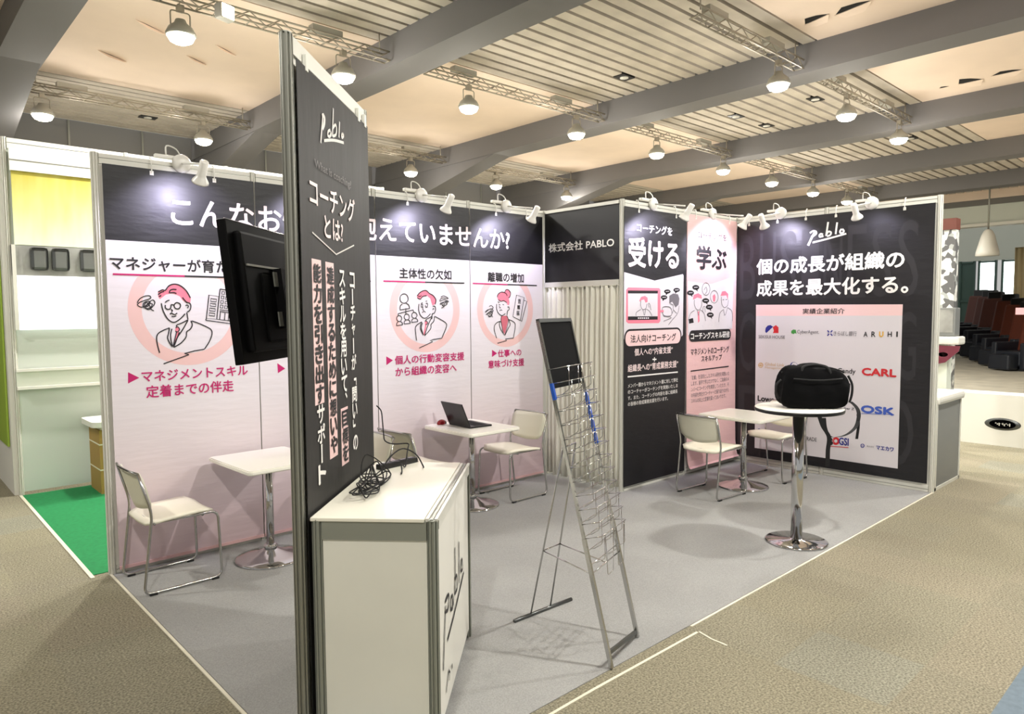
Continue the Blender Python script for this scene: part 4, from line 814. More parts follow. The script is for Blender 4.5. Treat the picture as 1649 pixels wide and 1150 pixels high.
# door bay of the store room: black header board above a curtain
wsd = empty('wall_side', (4, 0, 0), kind='structure')
b = MB(); b.box(-.018, .018, -.976, -.024, 2.664, 2.694, 'alu_white'); b.build('top_rail', wsd)
b = MB(); b.box(-.018, .018, -.976, -.024, 1.925, 1.975, 'alu_white'); b.build('rail', wsd)
b = MB(); b.box(-.008, .008, -.976, -.024, 1.975, 2.664, 'header_black')
b.build('header_board', wsd)
hd = MB(); art(hd, ART['hdr'], frame((-.0085, 0, 0), (0, -1, 0), (-1, 0, 0))); hd.build('lettering', wsd)
# curtain
def curtain():
    b = MB(); n = 150; y0, y1 = -.03, -.97; zs = [.03, .3, .9, 1.5, 1.8, 1.92]; vs = []
    for z in zs:
        for i in range(n+1):
            t = i/n; a = .024*(1-.35*(z > 1.7)); x = a*math.sin(t*2*PI*15+.6*math.sin(t*9)+.25*math.sin(z*3))+.01*math.sin(t*2*PI*4+z)
            vs.append((x, y0+(y1-y0)*t, z+(.012*math.sin(t*40) if z < .1 else 0)))
    m = n+1
    b.add(vs, [(j*m+i, j*m+i+1, (j+1)*m+i+1, (j+1)*m+i) for j in range(len(zs)-1) for i in range(n)], 'curtain_cloth', True)
    o = b.build('curtain', off=None); o.location = (4.0, 0, 0)
    tag(o, 'pleated off-white curtain closing the store room under the black header', 'curtain')
    md = o.modifiers.new('thickness', 'SOLIDIFY'); md.thickness = .002
    h = MB()
    for i in range(10): h.tube([(0, -.06-i*.098, 1.9), (0, -.06-i*.098, 1.935)], .006, 'alu', 6)
    h.build('hook', o)
curtain()

# ------------------------------------------------------------------ hung banners
def hooks(parent, F, us, v):
    for u in us:
        b = MB(); c = F(u, v, .004)
        b.tube(smooth_path([F(u, v-.02, .004), F(u, v+.02, .006), F(u, v+.062, .0), F(u, 2.705, -.012), F(u, 2.705, -.03)], 3), .004, 'lamp_white', 6)
        b.add([F(u-.012, v-.03, .005), F(u+.012, v-.03, .005), F(u+.012, v-.002, .005), F(u-.012, v-.002, .005)], [(0, 1, 2, 3)], 'lamp_white'); b.build('hook', parent)
def sheet(mb, F, u0, u1, v0, v1, m, th=.002):
    vs = [F(u, v, d) for d in (0, -th) for u, v in ((u0, v0), (u1, v0), (u1, v1), (u0, v1))]
    mb.add(vs, [(0, 1, 2, 3), (7, 6, 5, 4), (0, 4, 5, 1), (1, 5, 6, 2), (2, 6, 7, 3), (3, 7, 4, 0)], m)
FB = frame((0, -.035, 0), (1, 0, 0), (0, -1, 0))
hd = ART['head'][0]
gv, gf, gx0, gx1, gy0, gy1 = glyphs(hd[1], hd[7])
hv = [(hd[2]+(x-gx0)/(gx1-gx0)*(hd[4]-hd[2]), hd[3]+(y-gy0)/(gy1-gy0)*(hd[5]-hd[3])) for x, y in gv]
LB = ['wall banner with a bespectacled man and an office block in a pink ring', 'wall banner mostly hidden behind the black freestanding sign', 'wall banner with a worried man and a small team chart in a pink ring', 'wall banner with a woman in a pink collar and a letter in a pink ring']
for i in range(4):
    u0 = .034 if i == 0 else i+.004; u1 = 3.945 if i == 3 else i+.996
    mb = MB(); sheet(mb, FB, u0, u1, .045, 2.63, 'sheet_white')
    mb.add([FB(u, v, STEP) for u, v in ((u0, 2.155), (u1, 2.155), (u1, 2.63), (u0, 2.63))], [(0, 1, 2, 3)], 'sheet_black')
    mb.box(u0, u1, -.041, -.03, .03, .05, 'sheet_pink')
    fs = [f for f in gf if i <= sum(hv[k][0] for k in f)/len(f) < i+1]; ks = sorted({k for f in fs for k in f}); ix = {k: j for j, k in enumerate(ks)}
    for j, (dx, dy) in enumerate(((0, 0), (1, 0), (-1, 0), (0, 1), (0, -1), (.7, .7), (-.7, .7))):
        mb.add([FB(hv[k][0]+dx*.0038, hv[k][1]+dy*.0038, (7+.1*j)*STEP) for k in ks], [tuple(ix[k] for k in f) for f in fs], 'pinkwhite')
    art(mb, ART['p%d' % (i+1)], FB)
    o = tag(mb.build('wall_banner', off=(i, -.035, 0)), LB[i], 'banner', 'printed banners on the back wall')
    hooks(o, lambda u, v, d, F=FB, i=i: F(u, v, d)-Vector((i, -.035, 0)), (i+.32, i+.72), 2.62)
FS = frame((0, -1.035, 0), (1, 0, 0), (0, -1, 0))
mb = MB(); sheet(mb, FS, 3.99, 4.985, .05, 2.632, 'sheet_black'); art(mb, ART['sb'], FS)
o = tag(mb.build('wall_banner', off=(4, -1.035, 0)), 'tall black banner with a drawing of an online meeting, left of the pink one', 'banner', 'tall banners on the store room front')
hooks(o, lambda u, v, d: FS(u, v, d)-Vector((4, -1.035, 0)), (4.2, 4.8), 2.62)
mb = MB()
# the pink sheet hangs a little proud of the wall and curls at its foot
n = 20; vs = []; u0, u1 = 4.995, 5.952
prof = [(2.65, .004), (1.6, .006), (.9, .012), (.5, .016), (.25, .022), (.14, .034), (.085, .05), (.07, .07)]
vs = [FS(u, v, d-th) for th in (0, .003) for v, d in prof for u in (u0, u1)]
k = len(prof); fs = [(2*j, 2*j+2, 2*j+3, 2*j+1) for j in range(k-1)]+[(2*k+2*j, 2*k+2*j+1, 2*k+2*j+3, 2*k+2*j+2) for j in range(k-1)]
fs += [(2*j, 2*k+2*j, 2*k+2*j+2, 2*j+2) for j in range(k-1)]+[(2*j+1, 2*j+3, 2*k+2*j+3, 2*k+2*j+1) for j in range(k-1)]
mb.add(vs, fs, 'sheet_pink'); art(mb, ART['sp'], lambda u, v, d: FS(u, v, d+.004+(2.65-v)*.0048))
o = tag(mb.build('wall_banner', off=(5, -1.035, 0)), 'tall pink banner with two men talking, curling at its foot', 'banner', 'tall banners on the store room front')
hooks(o, lambda u, v, d: FS(u, v, d)-Vector((5, -1.035, 0)), (5.15, 5.8), 2.64)
FR = frame((5.965, 0, 0), (0, -1, 0), (-1, 0, 0))
mb = MB(); sheet(mb, FR, 1.04, 2.972, .085, 2.632, 'sheet_black'); art(mb, [it+[1] for it in ART['rwfaint']], FR); art(mb, ART['rw'], FR)
o = tag(mb.build('wall_banner', off=(5.965, -1, 0)), 'wide black banner with a white chart of logos, on the right wall', 'banner')
hooks(o, lambda u, v, d: FR(u, v, d)-Vector((5.965, -1, 0)), (1.18, 1.5, 1.8, 2.1, 2.72), 2.62)

# ------------------------------------------------------------------ clip-on arm lamps
def arm_lamp_parts(t):
    """local: wall face at y=0, arm reaches towards -y; origin at the disc"""
    b = MB(); M = Matrix.Rotation(PI/2, 4, 'X'); b.lathe([(.06, -.0), (.062, .018), (.05, .03), (.02, .034), (0, .034)], 'lamp_white', 20, M); b.build('mount_disc', t)
    b = MB(); b.tube([(0, -.03, 0), (.0, -.36, -.055)], .007, 'lamp_white', 8); b.build('arm', t)
    b = MB(); b.box(-.16, -.0, -.0, .04, .025, .05, 'lamp_white', bevel=.006); b.tube(smooth_path([(-.09, .01, .05), (-.085, .01, .11), (-.03, -.01, .09), (.0, -.015, .03)], 4), .005, 'lamp_white', 6); b.build('clamp', t)
    h = Vector((0, -.4, -.1)); d = Vector((.0, .6, -.8)).normalized()
    M = Matrix.Translation(h) @ d.to_track_quat('Z', 'Y').to_matrix().to_4x4()
    b = MB(); b.lathe([(0, -.062), (.023, -.062), (.027, -.056), (.027, .036), (.031, .048), (.05, .078), (.052, .088), (.047, .086), (.027, .046)], 'lamp_white', 20, M); hd_ = b.build('lamp_head', t)
    b = MB(); b.lathe([(0, .05), (.022, .052), (.026, .048)], 'bulb', 16, M); b.build('bulb', hd_)
    return h, d
aproto = empty('arm_lamp', (0, 0, 0)); ah, ad = arm_lamp_parts(aproto)
AL = [(.51, -.022, 0, 'white arm lamp clipped above the first wall banner at the left'), (1.49, -.022, 0, 'white arm lamp hidden behind the freestanding sign'), (2.47, -.022, 0, 'white arm lamp above the banner with the worried man'), (3.46, -.022, 0, 'white arm lamp above the banner with the woman, at the wall corner'),
      (4.43, -1.022, 0, 'white arm lamp above the tall black banner'), (5.47, -1.022, 0, 'white arm lamp above the tall pink banner'),
      (5.978, -1.53, -PI/2, 'white arm lamp on the right wall next to the corner'), (5.978, -2.43, -PI/2, 'white arm lamp above the signature on the wide black banner')]
for i, (x, y, rz, lb) in enumerate(AL):
    o = aproto if i == 0 else copy_tree(aproto)
    o.location = (x, y, 2.69); o.rotation_euler = (0, 0, rz); tag(o, lb, 'arm lamp', 'white arm lamps along the wall tops')
    M = Matrix.Translation((x, y, 2.69)) @ Matrix.Rotation(rz, 4, 'Z')
    p = M @ (ah+ad*.1); q = M @ (ah+ad*.1+Vector((0, .8, -.6)))
    lamp_light('arm_lamp_beam', 'SPOT', p, SPOT_W if i != 7 else SPOT_W*.12, (.78, .73, 1), .02, 122, q, .4, o)

# ------------------------------------------------------------------ black freestanding sign
DX, DY = .7254, .6883; NX, NY = .6883, -.7254; SX, SY = .065, -2.572; ANG = math.atan2(DY, DX)
sg = empty('freestanding_sign', (SX, SY, 0), ANG, 'tall black freestanding sign wall with vertical white lettering behind the counter', 'sign')
L = .99
for x in (0, L): 
    o = post(sg, x, 0, 2.7, 'alu'); 
b = MB(); b.box(.022, L-.022, -.008, .008, .03, 2.67, 'panel_white'); b.build('panel', sg)
b = MB(); b.box(.022, L-.022, -.018, .018, 2.63, 2.694, 'alu_white'); b.build('top_rail', sg)
b = MB(); b.box(.022, L-.022, -.018, .018, .006, .06, 'alu_white'); b.build('bottom_rail', sg)
FG = frame((0, -.03, 0), (1, 0, 0), (0, -1, 0))
mb = MB(); sheet(mb, FG, .018, L-.01, .04, 2.615, 'sheet_sign'); art(mb, ART['sg'], FG); mb.build('printed_sheet', sg)
b = MB()
for u in (.12, .82, .93): b.box(u-.012, u+.012, -.034, -.02, 2.6, 2.66, 'alu_white')
b.build('clip', sg)

# television on the back of the sign
tv = empty('television', (SX+DX*.5-NX*.23, SY+DY*.5-NY*.23, 1.765), ANG, 'black flat television seen from behind, mounted on the back of the freestanding sign', 'television')
# local: +y is away from the sign (screen side); tilt so that the top leans away
MT = Matrix.Rotation(math.radians(-6), 4, 'X')
b = MB(); b.box(-.485, .485, -.002, .034, -.275, .275, 'tv_black', MT, .004); b.build('bezel', tv)
b = MB(); b.box(-.44, .44, -.03, .0, -.235, .235, 'tv_black', MT, .012); b.box(-.42, .42, -.036, -.028, .1, .108, 'alu', MT)
b.box(-.30, .30, -.034, -.028, -.2, .08, 'tv_black', MT, .01); b.build('back_cover', tv)
b = MB(); b.box(-.47, .47, .034, .036, -.262, .262, 'black_gloss', MT); b.build('screen', tv)
b = MB(); b.box(-.484, .484, -.003, .033, .2755, .2775, 'chrome_soft', MT); b.build('top_trim', tv)
b = MB()
for zz in (.055, -.11): b.box(-.215, -.175, -.052, -.046, zz-.03, zz+.03, 'alu', MT); b.box(.175, .215, -.052, -.046, zz-.03, zz+.03, 'alu', MT)
b.box(-.18, .18, -.07, -.034, -.15, .1, 'tv_black', MT); b.build('bracket', tv)
b = MB(); b.box(-.1, .1, -.215, -.19, -.12, .12, 'alu_dark'); b.box(-.03, .03, -.195, -.06, -.05, .03, 'alu_dark'); b.build('wall_mount', tv)

# ------------------------------------------------------------------ reception counter
CO = (SX+NX*.035, SY+NY*.035)
ct = empty('reception_counter', (*CO, 0), ANG, 'cream reception counter with a black signature on its front, against the freestanding sign', 'counter')
W_, Dp, Hc = .99, .495, .912      # local x along the sign, -y towards the front
for x, y in ((.02, -.03), (W_-.02, -.03), (.02, -Dp+.022), (W_-.02, -Dp+.022)):
    o = post(ct, x, y, Hc-.008, 'alu_rail', .022)
b = MB()
b.box(.042, W_-.042, -Dp+.012, -Dp+.028, .05, Hc-.05, 'panel_white'); b.build('front_panel', ct)
b = MB(); b.box(.012, .028, -Dp+.044, -.052, .03, Hc-.08, 'panel_cream'); b.build('side_panel', ct)
b = MB(); b.box(W_-.028, W_-.012, -Dp+.044, -.052, .03, Hc-.08, 'panel_cream'); b.build('side_panel', ct)
b = MB(); b.box(.006, .034, -Dp+.044, -.05, Hc-.085, Hc-.012, 'alu_rail'); b.box(W_-.034, W_-.006, -Dp+.044, -.05, Hc-.085, Hc-.012, 'alu_rail'); b.box(.042, W_-.042, -Dp+.002, -Dp+.036, Hc-.05, Hc-.012, 'alu_white'); b.build('rail', ct)
b = MB(); b.box(.0, W_, -Dp+.052, -.008, Hc-.014, Hc, 'counter_top', bevel=.003); b.build('counter_top', ct)
b = MB()
for k in range(3): b.box(.01, W_-.01, -Dp+.002+k*.017, -Dp+.014+k*.017, Hc-.014, Hc-.001-(.003 if k == 1 else 0), 'alu_white' if k != 1 else 'alu')
b.build('front_trim', ct)
FC = frame((0, -Dp+.0115, 0), (1, 0, 0), (0, -1, 0)); mb = MB(); art(mb, ART['cf'], FC); mb.build('signature', ct)
MC = Matrix.Translation((*CO, 0)) @ Matrix.Rotation(ANG, 4, 'Z')
# things on the counter: tangled cable, hanging cable, flat black box
def put(pts): return [MC @ Vector(q) for q in pts]
b = MB(); rng = random.Random(11); pts = []
for i in range(44):
    a = i*1.55+.5*math.sin(i*2.1); ra = .07+.1*rng.random(); rb = .03+.06*rng.random()
    pts.append((.43+.13*math.sin(i*.37)+ra*math.cos(a), -.125+rb*math.sin(a)*.8, Hc+.006+(.02+.11*rng.random()**2)*(1 if i % 3 == 1 else .3)))
b.tube(smooth_path(put(pts), 6), .003, 'rubber', 6); tag(b.build('cable', off=put([(.42, -.12, Hc)])[0]), 'tangled heap of black cable on the counter against the sign', 'cable', 'black cables on the counter')
b = MB(); pts = [(1.03, -.0, 1.2), (1.045, -.02, 1.17), (1.03, -.03, 1.12), (1.01, -.04, 1.06), (1.0, -.05, 1.02), (1.02, -.09, 1.0), (1.035, -.16, 1.0), (1.0, -.17, .985), (.93, -.18, .97), (.86, -.185, Hc+.006), (.8, -.18, Hc+.03), (.76, -.19, Hc+.006), (.7, -.2, Hc+.006)]
b.tube(smooth_path(put(pts), 6), .0034, 'rubber', 6); tag(b.build('cable', off=put([(1.02, -.02, Hc)])[0]), 'black cable hanging in a loop down the right edge of the sign', 'cable', 'black cables on the counter')
b = MB(); pts = [(.72, -.1, Hc+.006), (.78, -.12, Hc+.06), (.86, -.17, Hc+.095), (.9, -.23, Hc+.06), (.88, -.27, Hc+.006), (.84, -.28, Hc+.006)]
b.tube(smooth_path(put(pts), 6), .0034, 'rubber', 6); tag(b.build('cable', off=put([(.8, -.18, Hc)])[0]), 'short black cable arching over the flat black box on the counter', 'cable', 'black cables on the counter')
t = empty('power_strip', tuple(put([(.9, -.135, Hc)])[0]), ANG-.62, 'flat black power strip lying at the far end of the counter', 'power strip')
b = MB(); b.box(-.12, .12, -.022, .022, 0, .026, 'black_plastic', bevel=.004); b.build('body', t)
b = MB()
for i in range(4): b.box(-.095+i*.055, -.065+i*.055, -.012, .012, .026, .0285, 'steel_dark')
b.build('socket', t)

# ------------------------------------------------------------------ chairs
def chair_parts(t):
    """faces +x, width along y, floor at z=0"""
    hw = .218
    sp = rrect(.40, .425, .05); b = MB(); vs = []; n = len(sp)
    def zt(x): return .438+.012*(x/.2)-(.03*max(0, (x-.12)/.08)**2)-.012*max(0, (-x-.12)/.08)
    top = [Vector((x, y, zt(x)-.008*math.cos(y/.21*PI/2))) for x, y in sp]
    rows = 8
    bm = bmesh.new(); vv = []
    for i in range(rows+1):
        x = -.2+.4*i/rows; inset = .05*(1-math.sqrt(max(0, 1-max(0, (abs(x)-.15)/.05)**2)))
        vv.append([bm.verts.new((x, (-.2125+inset)+(.425-2*inset)*j/8, zt(x)-.008*math.cos((j/8-.5)*PI))) for j in range(9)])
    for i in range(rows):
        for j in range(8): bm.faces.new((vv[i][j], vv[i+1][j], vv[i+1][j+1], vv[i][j+1]))
    r = bmesh.ops.extrude_face_region(bm, geom=bm.faces[:]); 
    for q in r['geom']:
        if isinstance(q, bmesh.types.BMVert): q.co.z += .018
    bmesh.ops.recalc_face_normals(bm, faces=bm.faces[:])
    b.bm(bm, 'cream_plastic', None, True); b.build('seat', t)
    # backrest: curved plate
    bm = bmesh.new(); vv = []
    for i in range(7):
        s = i/6; z = .515+.225*s; x = -.188-.062*s; ins = .035*(1-math.sqrt(max(0, 1-max(0, (abs(s-.5)-.36)/.14)**2)))
        if s < .5: ins += .02*(1-s*2)
        vv.append([bm.verts.new((x-.022*math.cos((j/8-.5)*PI)+.012, (-.217+ins)+(.434-2*ins)*j/8, z-(.02*math.cos((j/8-.5)*PI) if s < .2 else 0))) for j in range(9)])
    for i in range(6):
        for j in range(8): bm.faces.new((vv[i][j], vv[i][j+1], vv[i+1][j+1], vv[i+1][j]))
    r = bmesh.ops.extrude_face_region(bm, geom=bm.faces[:])
    for q in r['geom']:
        if isinstance(q, bmesh.types.BMVert): q.co.x += .014
    bmesh.ops.recalc_face_normals(bm, faces=bm.faces[:])
    b = MB(); b.bm(bm, 'cream_back', None, True); b.build('backrest', t)
    for s in (-1, 1):
        y = s*hw; b = MB()
        p = fillet([(-.15, y*.93, .432), (.215, y*.93, .432), (.225, y, .012), (-.235, y, .012), (-.178, y, .47), (-.186, y, .53), (-.243, y*.985, .742)], .05)
        b.tube(p, .0085, 'chrome_soft', 8); b.build('leg_frame', t)
        for x in (-.185, .18):
            b = MB(); b.box(x-.022, x+.022, y-.012, y+.012, 0, .014, 'rubber', bevel=.003); b.build('foot_pad', t)
    b = MB(); b.tube([(-.244, -hw*.985, .742), (-.262, -.1, .744), (-.265, 0, .745), (-.262, .1, .744), (-.244, hw*.985, .742)], .0085, 'chrome_soft', 8); b.build('back_rail', t)
    b = MB(); b.tube([(-.16, -hw*.95, .425), (-.16, hw*.95, .425)], .008, 'chrome_soft', 8); b.tube([(.12, -hw*.95, .425), (.12, hw*.95, .425)], .008, 'chrome_soft', 8); b.build('seat_support', t)
CH = [(.268, -.345, 0.02, 'cream chair at the left end of the back wall, facing the left table'), (1.53, -.40, PI-.05, 'cream chair whose backrest shows just right of the freestanding sign'), (2.17, -.36, .05, 'cream chair seen from behind, left of the table with the laptop'),
      (3.2, -.37, PI, 'cream chair right of the table with the laptop, facing it'), (4.555, -1.61, -.07, 'cream chair seen from behind in front of the pink banner'), (5.55, -1.72, PI-.08, 'cream chair behind the pole of the round table, against the black logo wall')]
cp = empty('stacking_chair', (0, 0, 0)); chair_parts(cp)
for i, (x, y, a, lb) in enumerate(CH):
    o = cp if i == 0 else copy_tree(cp)
    o.location = (x, y, .004); o.rotation_euler = (0, 0, a); tag(o, lb, 'chair', 'cream chairs on chrome sled legs')

# ------------------------------------------------------------------ tables
def cafe_table(t):
    b = MB(); bm = bmesh.new(); pts = rrect(.56, .66, .035)
    vs = [bm.verts.new((x, y, .665)) for x, y in pts]; f = bm.faces.new(vs); r = bmesh.ops.extrude_face_region(bm, geom=[f])
    for q in r['geom']:
        if isinstance(q, bmesh.types.BMVert): q.co.z += .03
    bmesh.ops.recalc_face_normals(bm, faces=bm.faces[:])
    bmesh.ops.bevel(bm, geom=[e for e in bm.edges if abs(e.verts[0].co.z-e.verts[1].co.z) < 1e-5], offset=.007, segments=2, affect='EDGES')
    b.bm(bm, 'table_top'); b.build('tabletop', t)
    b = MB(); b.lathe([(.026, .07), (.026, .655)], 'chrome', 20); b.build('pole', t)
    b = MB(); b.lathe([(.235, 0), (.238, .006), (.225, .016), (.17, .028), (.1, .045), (.05, .066), (.04, .072), (.0, .073)], 'chrome', 40); b.build('base', t)
    b = MB(); b.lathe([(.036, .07), (.046, .078), (.046, .09), (.036, .1), (.026, .102)], 'chrome', 20); b.build('collar', t)
    b = MB(); b.box(-.15, .15, -.03, .03, .652, .665, 'steel_dark'); b.box(-.03, .03, -.15, .15, .652, .665, 'steel_dark'); b.build('top_bracket', t)
TB = [(.875, -.43, .03, 'square cream-topped table beside the first wall banner, half behind the sign'), (2.71, -.385, 0, 'square cream-topped table carrying the laptop'), (4.98, -1.69, -.03, 'square cream-topped table in front of the pink banner')]
tp = empty('cafe_table', (0, 0, 0)); cafe_table(tp)
for i, (x, y, a, lb) in enumerate(TB):
    o = tp if i == 0 else copy_tree(tp); o.location = (x, y, .004); o.rotation_euler = (0, 0, a); tag(o, lb, 'table', 'square tables on chrome pedestals')
HT = (3.79, -2.77)
ht = empty('high_table', (*HT, .004), 0, 'tall round white table with a black rim on a thick chrome pole', 'table')
b = MB(); b.lathe([(0, .984), (.296, .984), (.3, .98), (.3, .978)], 'table_top', 48); b.build('tabletop', ht)
b = MB(); b.lathe([(0, .953), (.29, .953), (.3, .956), (.303, .962), (.303, .975), (.3, .979)], 'black_plastic', 48); b.build('rim', ht)
b = MB(); b.lathe([(.04, .012), (.04, .955)], 'chrome', 28); b.build('pole', ht)
b = MB(); b.lathe([(.215, 0), (.217, .008), (.205, .014), (.05, .02), (.048, .026), (.0, .026)], 'chrome', 48); b.build('base', ht)
TZ = .004+.9845

# laptop and mouse on the middle table
lt = empty('laptop', (2.735, -.34, .699), math.radians(-4), 'open black laptop on the middle table, its lid towards us', 'laptop')
b = MB(); b.box(-.115, .115, -.16, .16, 0, .015, 'black_plastic', bevel=.004); b.build('base', lt)
b = MB()
for r in range(5):
    for c_ in range(12): b.box(-.05+r*.026, -.03+r*.026, -.142+c_*.0238, -.122+c_*.0238, .015, .0165, 'rubber')
b.build('keyboard', lt)
ML = Matrix.Translation((-.112, 0, .012)) @ Matrix.Rotation(math.radians(-23), 4, 'Y')
b = MB(); b.box(-.006, .004, -.16, .16, 0, .218, 'black_plastic', ML, .003); ld = b.build('lid', lt)
b = MB(); b.box(.004, .005, -.15, .15, .012, .208, 'black_gloss', ML); b.build('screen', ld)
ms = empty('computer_mouse', (2.585, -.12, .699), .4, 'dark red computer mouse on the middle table behind the laptop', 'mouse')
def blob(sx, sy, sz, m, z0=0, x0=0):
    b = MB(); bm = bmesh.new(); bmesh.ops.create_uvsphere(bm, u_segments=20, v_segments=12, radius=1)
    for q in bm.verts: q.co = Vector((q.co.x*sx+x0, q.co.y*sy, max(q.co.z, -.15)*sz+z0))
    b.bm(bm, m, None, True); return b
blob(.055, .033, .036, 'mouse_red', .006).build('shell', ms)
blob(.03, .034, .03, 'black_plastic', .006, .028).build('buttons', ms)

# ------------------------------------------------------------------ black bag on the high table
bg_ = empty('duffel_bag', (HT[0]+.055, HT[1]-.07, TZ), math.radians(-47), 'black cloth duffel bag standing on the tall round table, straps hanging down', 'bag')
def bag_body():
    bm = bmesh.new(); bmesh.ops.create_cube(bm, size=1); bmesh.ops.subdivide_edges(bm, edges=bm.edges[:], cuts=9, use_grid_fill=True)
    for q in bm.verts:
        x, y, z = q.co*2
        # superellipsoid box
        p = 6; l = (abs(x)**p+abs(y)**p+abs(z)**p)**(1/p); x, y, z = x/l, y/l, z/l
        s = (z+1)/2
        wx = .232-.03*max(0, s-.6)/.4-.012*math.sin(s*PI)*0; wy = .13-.055*max(0, s-.35)/.65
        zz = .145+.145*z
        zz += (-.02*(x+.2) if z > .3 else 0)+.007*math.sin(x*7+y*3)*max(0, z)
        q.co = Vector((x*wx+.012*math.sin(s*5+y*4), y*wy+.006*math.sin(x*9+s*6), max(0, zz)))
    b = MB(); b.bm(bm, 'bag_cloth', None, True); return b
bag_body().build('body', bg_)
b = MB()
for s in (-1, 1): b.tube(smooth_path([(-.11, s*.085, .2), (-.09, s*.06, .285), (-.02, s*.045, .305), (.05, s*.045, .3), (.09, s*.06, .275), (.11, s*.085, .19)], 5), .011, 'strap', 6)
b.build('handle', bg_)
b = MB(); b.tube(smooth_path([(-.22, -.01, .25), (-.1, 0, .288), (.1, 0, .285), (.22, .0, .25)], 5), .006, 'rubber', 6)
b.tube(smooth_path([(-.17, -.125, .215), (0, -.133, .205), (.16, -.125, .215)], 5), .005, 'rubber', 6); b.build('zip', bg_)
b = MB(); b.tube(smooth_path([(-.235, -.05, .2), (-.27, -.07, .17), (-.275, -.07, .12), (-.25, -.06, .07)], 5), .008, 'strap', 6); b.build('side_loop', bg_)
b = MB(); b.tube(smooth_path([(.225, -.05, .23), (.25, -.06, .17), (.25, -.06, .1), (.235, -.06, .04)], 5), .008, 'strap', 6); b.build('side_loop', bg_)
def webbing(name, pts, wd, m='strap'):
    b = MB(); P = smooth_path(pts, 5); vs = []; fs = []; n = len(P)
    for i, q in enumerate(P):
        w_ = wd if not isinstance(wd, list) else wd[0]+(wd[1]-wd[0])*i/(n-1)
        for dx, dy in ((-w_, -.0015), (w_, -.0015), (w_, .0015), (-w_, .0015)): vs.append(q+Vector((dx, dy, 0)))
    for i in range(n-1):
        for k in range(4): fs.append((4*i+k, 4*i+(k+1) % 4, 4*i+4+(k+1) % 4, 4*i+4+k))
    fs += [(3, 2, 1, 0), (4*n-4, 4*n-3, 4*n-2, 4*n-1)]; b.add(vs, fs, m); return b.build(name, bg_)
webbing('shoulder_strap', [(.235, -.08, .05), (.262, -.1, .02), (.272, -.12, -.01), (.268, -.14, -.05), (.235, -.18, -.11), (.16, -.24, -.15), (.08, -.28, -.165), (.01, -.31, -.155), (-.02, -.315, -.1), (-.03, -.316, -.03)], .013)
webbing('shoulder_strap', [(-.06, -.318, -.02), (-.035, -.318, -.09), (.005, -.318, -.16), (0, -.318, -.25), (0, -.318, -.36)], .014)
webbing('strap_end', [(.262, -.14, -.03), (.26, -.16, -.1), (.25, -.16, -.2)], .009)

# ------------------------------------------------------------------ wire brochure rack
F1, F2, T1, T2 = Vector((1.399, -3.0, .006)), Vector((1.741, -2.893, .006)), Vector((1.235, -2.683, 1.64)), Vector((1.578, -2.576, 1.641))
rk = empty('brochure_rack', tuple((F1+F2)/2*1.0-Vector((0, 0, .006))+Vector((0, 0, .004))), 0, 'empty chrome wire brochure rack with a black top board, leaning on a rear leg', 'rack')
O = Vector(rk.location)
acr = (F2-F1).normalized(); up = (T1-F1).normalized(); fw = acr.cross(up).normalized()
if fw.y > 0: fw = -fw
wdt = (F2-F1).length; hgt = (T1-F1).length
def RP(a, h, d=0): return F1+acr*a+up*h+fw*d-O
def bar(b, p, q, w_, d_, m):
    t = (q-p).normalized(); x = fw.cross(t).normalized()*w_/2; y = fw*d_/2
    vs = [c+x*i+y*j for c in (p, q) for i, j in ((-1, -1), (1, -1), (1, 1), (-1, 1))]
    b.add(vs, [(3, 2, 1, 0), (4, 5, 6, 7)]+[(k, (k+1) % 4, 4+(k+1) % 4, 4+k) for k in range(4)], m)
for a in (0, wdt):
    b = MB(); bar(b, RP(a, 0), RP(a, hgt), .014, .014, 'chrome_soft'); bar(b, RP(a, .0, 0), RP(a, .62, 0), .018, .018, 'chrome_soft'); bar(b, RP(a, 1.02 if a else 1.1, .003), RP(a, 1.3, .003), .0155, .0155, 'tape_blue') if a else bar(b, RP(a, 1.29, .003), RP(a, 1.37, .003), .0155, .0155, 'tape_blue'); b.build('rail', rk)
b = MB(); bar(b, RP(0, .07), RP(wdt, .03), .016, .016, 'steel_dark'); b.build('bottom_bar', rk)
b = MB(); bar(b, RP(0, hgt), RP(wdt, hgt), .018, .018, 'steel_dark'); b.build('top_bar', rk)
b = MB(); vs = [RP(a, h, d) for d in (-.004, .004) for a, h in ((.008, hgt-.33), (wdt-.008, hgt-.33), (wdt-.008, hgt-.008), (.008, hgt-.008))]
b.add(vs, [(3, 2, 1, 0), (4, 5, 6, 7)]+[(k, (k+1) % 4, 4+(k+1) % 4, 4+k) for k in range(4)], 'board_black'); b.build('header_board', rk)
for i in range(13):
    h = .62+i*.068; b = MB(); d = .085; ins = .02
    b.tube(fillet([RP(.0, h), RP(ins, h, d), RP(wdt-ins, h, d), RP(wdt, h)], .012, 3), .0024, 'chrome', 5)
    for a in (.05, wdt/2-.02, wdt/2+.02, wdt-.05):
        b.tube(fillet([RP(a, h+.0, d), RP(a, h-.11, d*.75), RP(a, h-.13, d*.2), RP(a, h-.13, .0)], .01, 2), .002, 'chrome', 5)
    b.tube([RP(0, h-.13), RP(wdt, h-.13)], .002, 'chrome', 5)
    if i == 0:
        for a0, a1 in ((.06, .16), (.2, .3)): b.tube(fillet([RP(a0, h, d), RP(a0+.015, h-.2, d*.55), RP(a1-.015, h-.2, d*.55), RP(a1, h, d)], .01, 2), .002, 'chrome', 5)
    b.build('wire_pocket', rk)
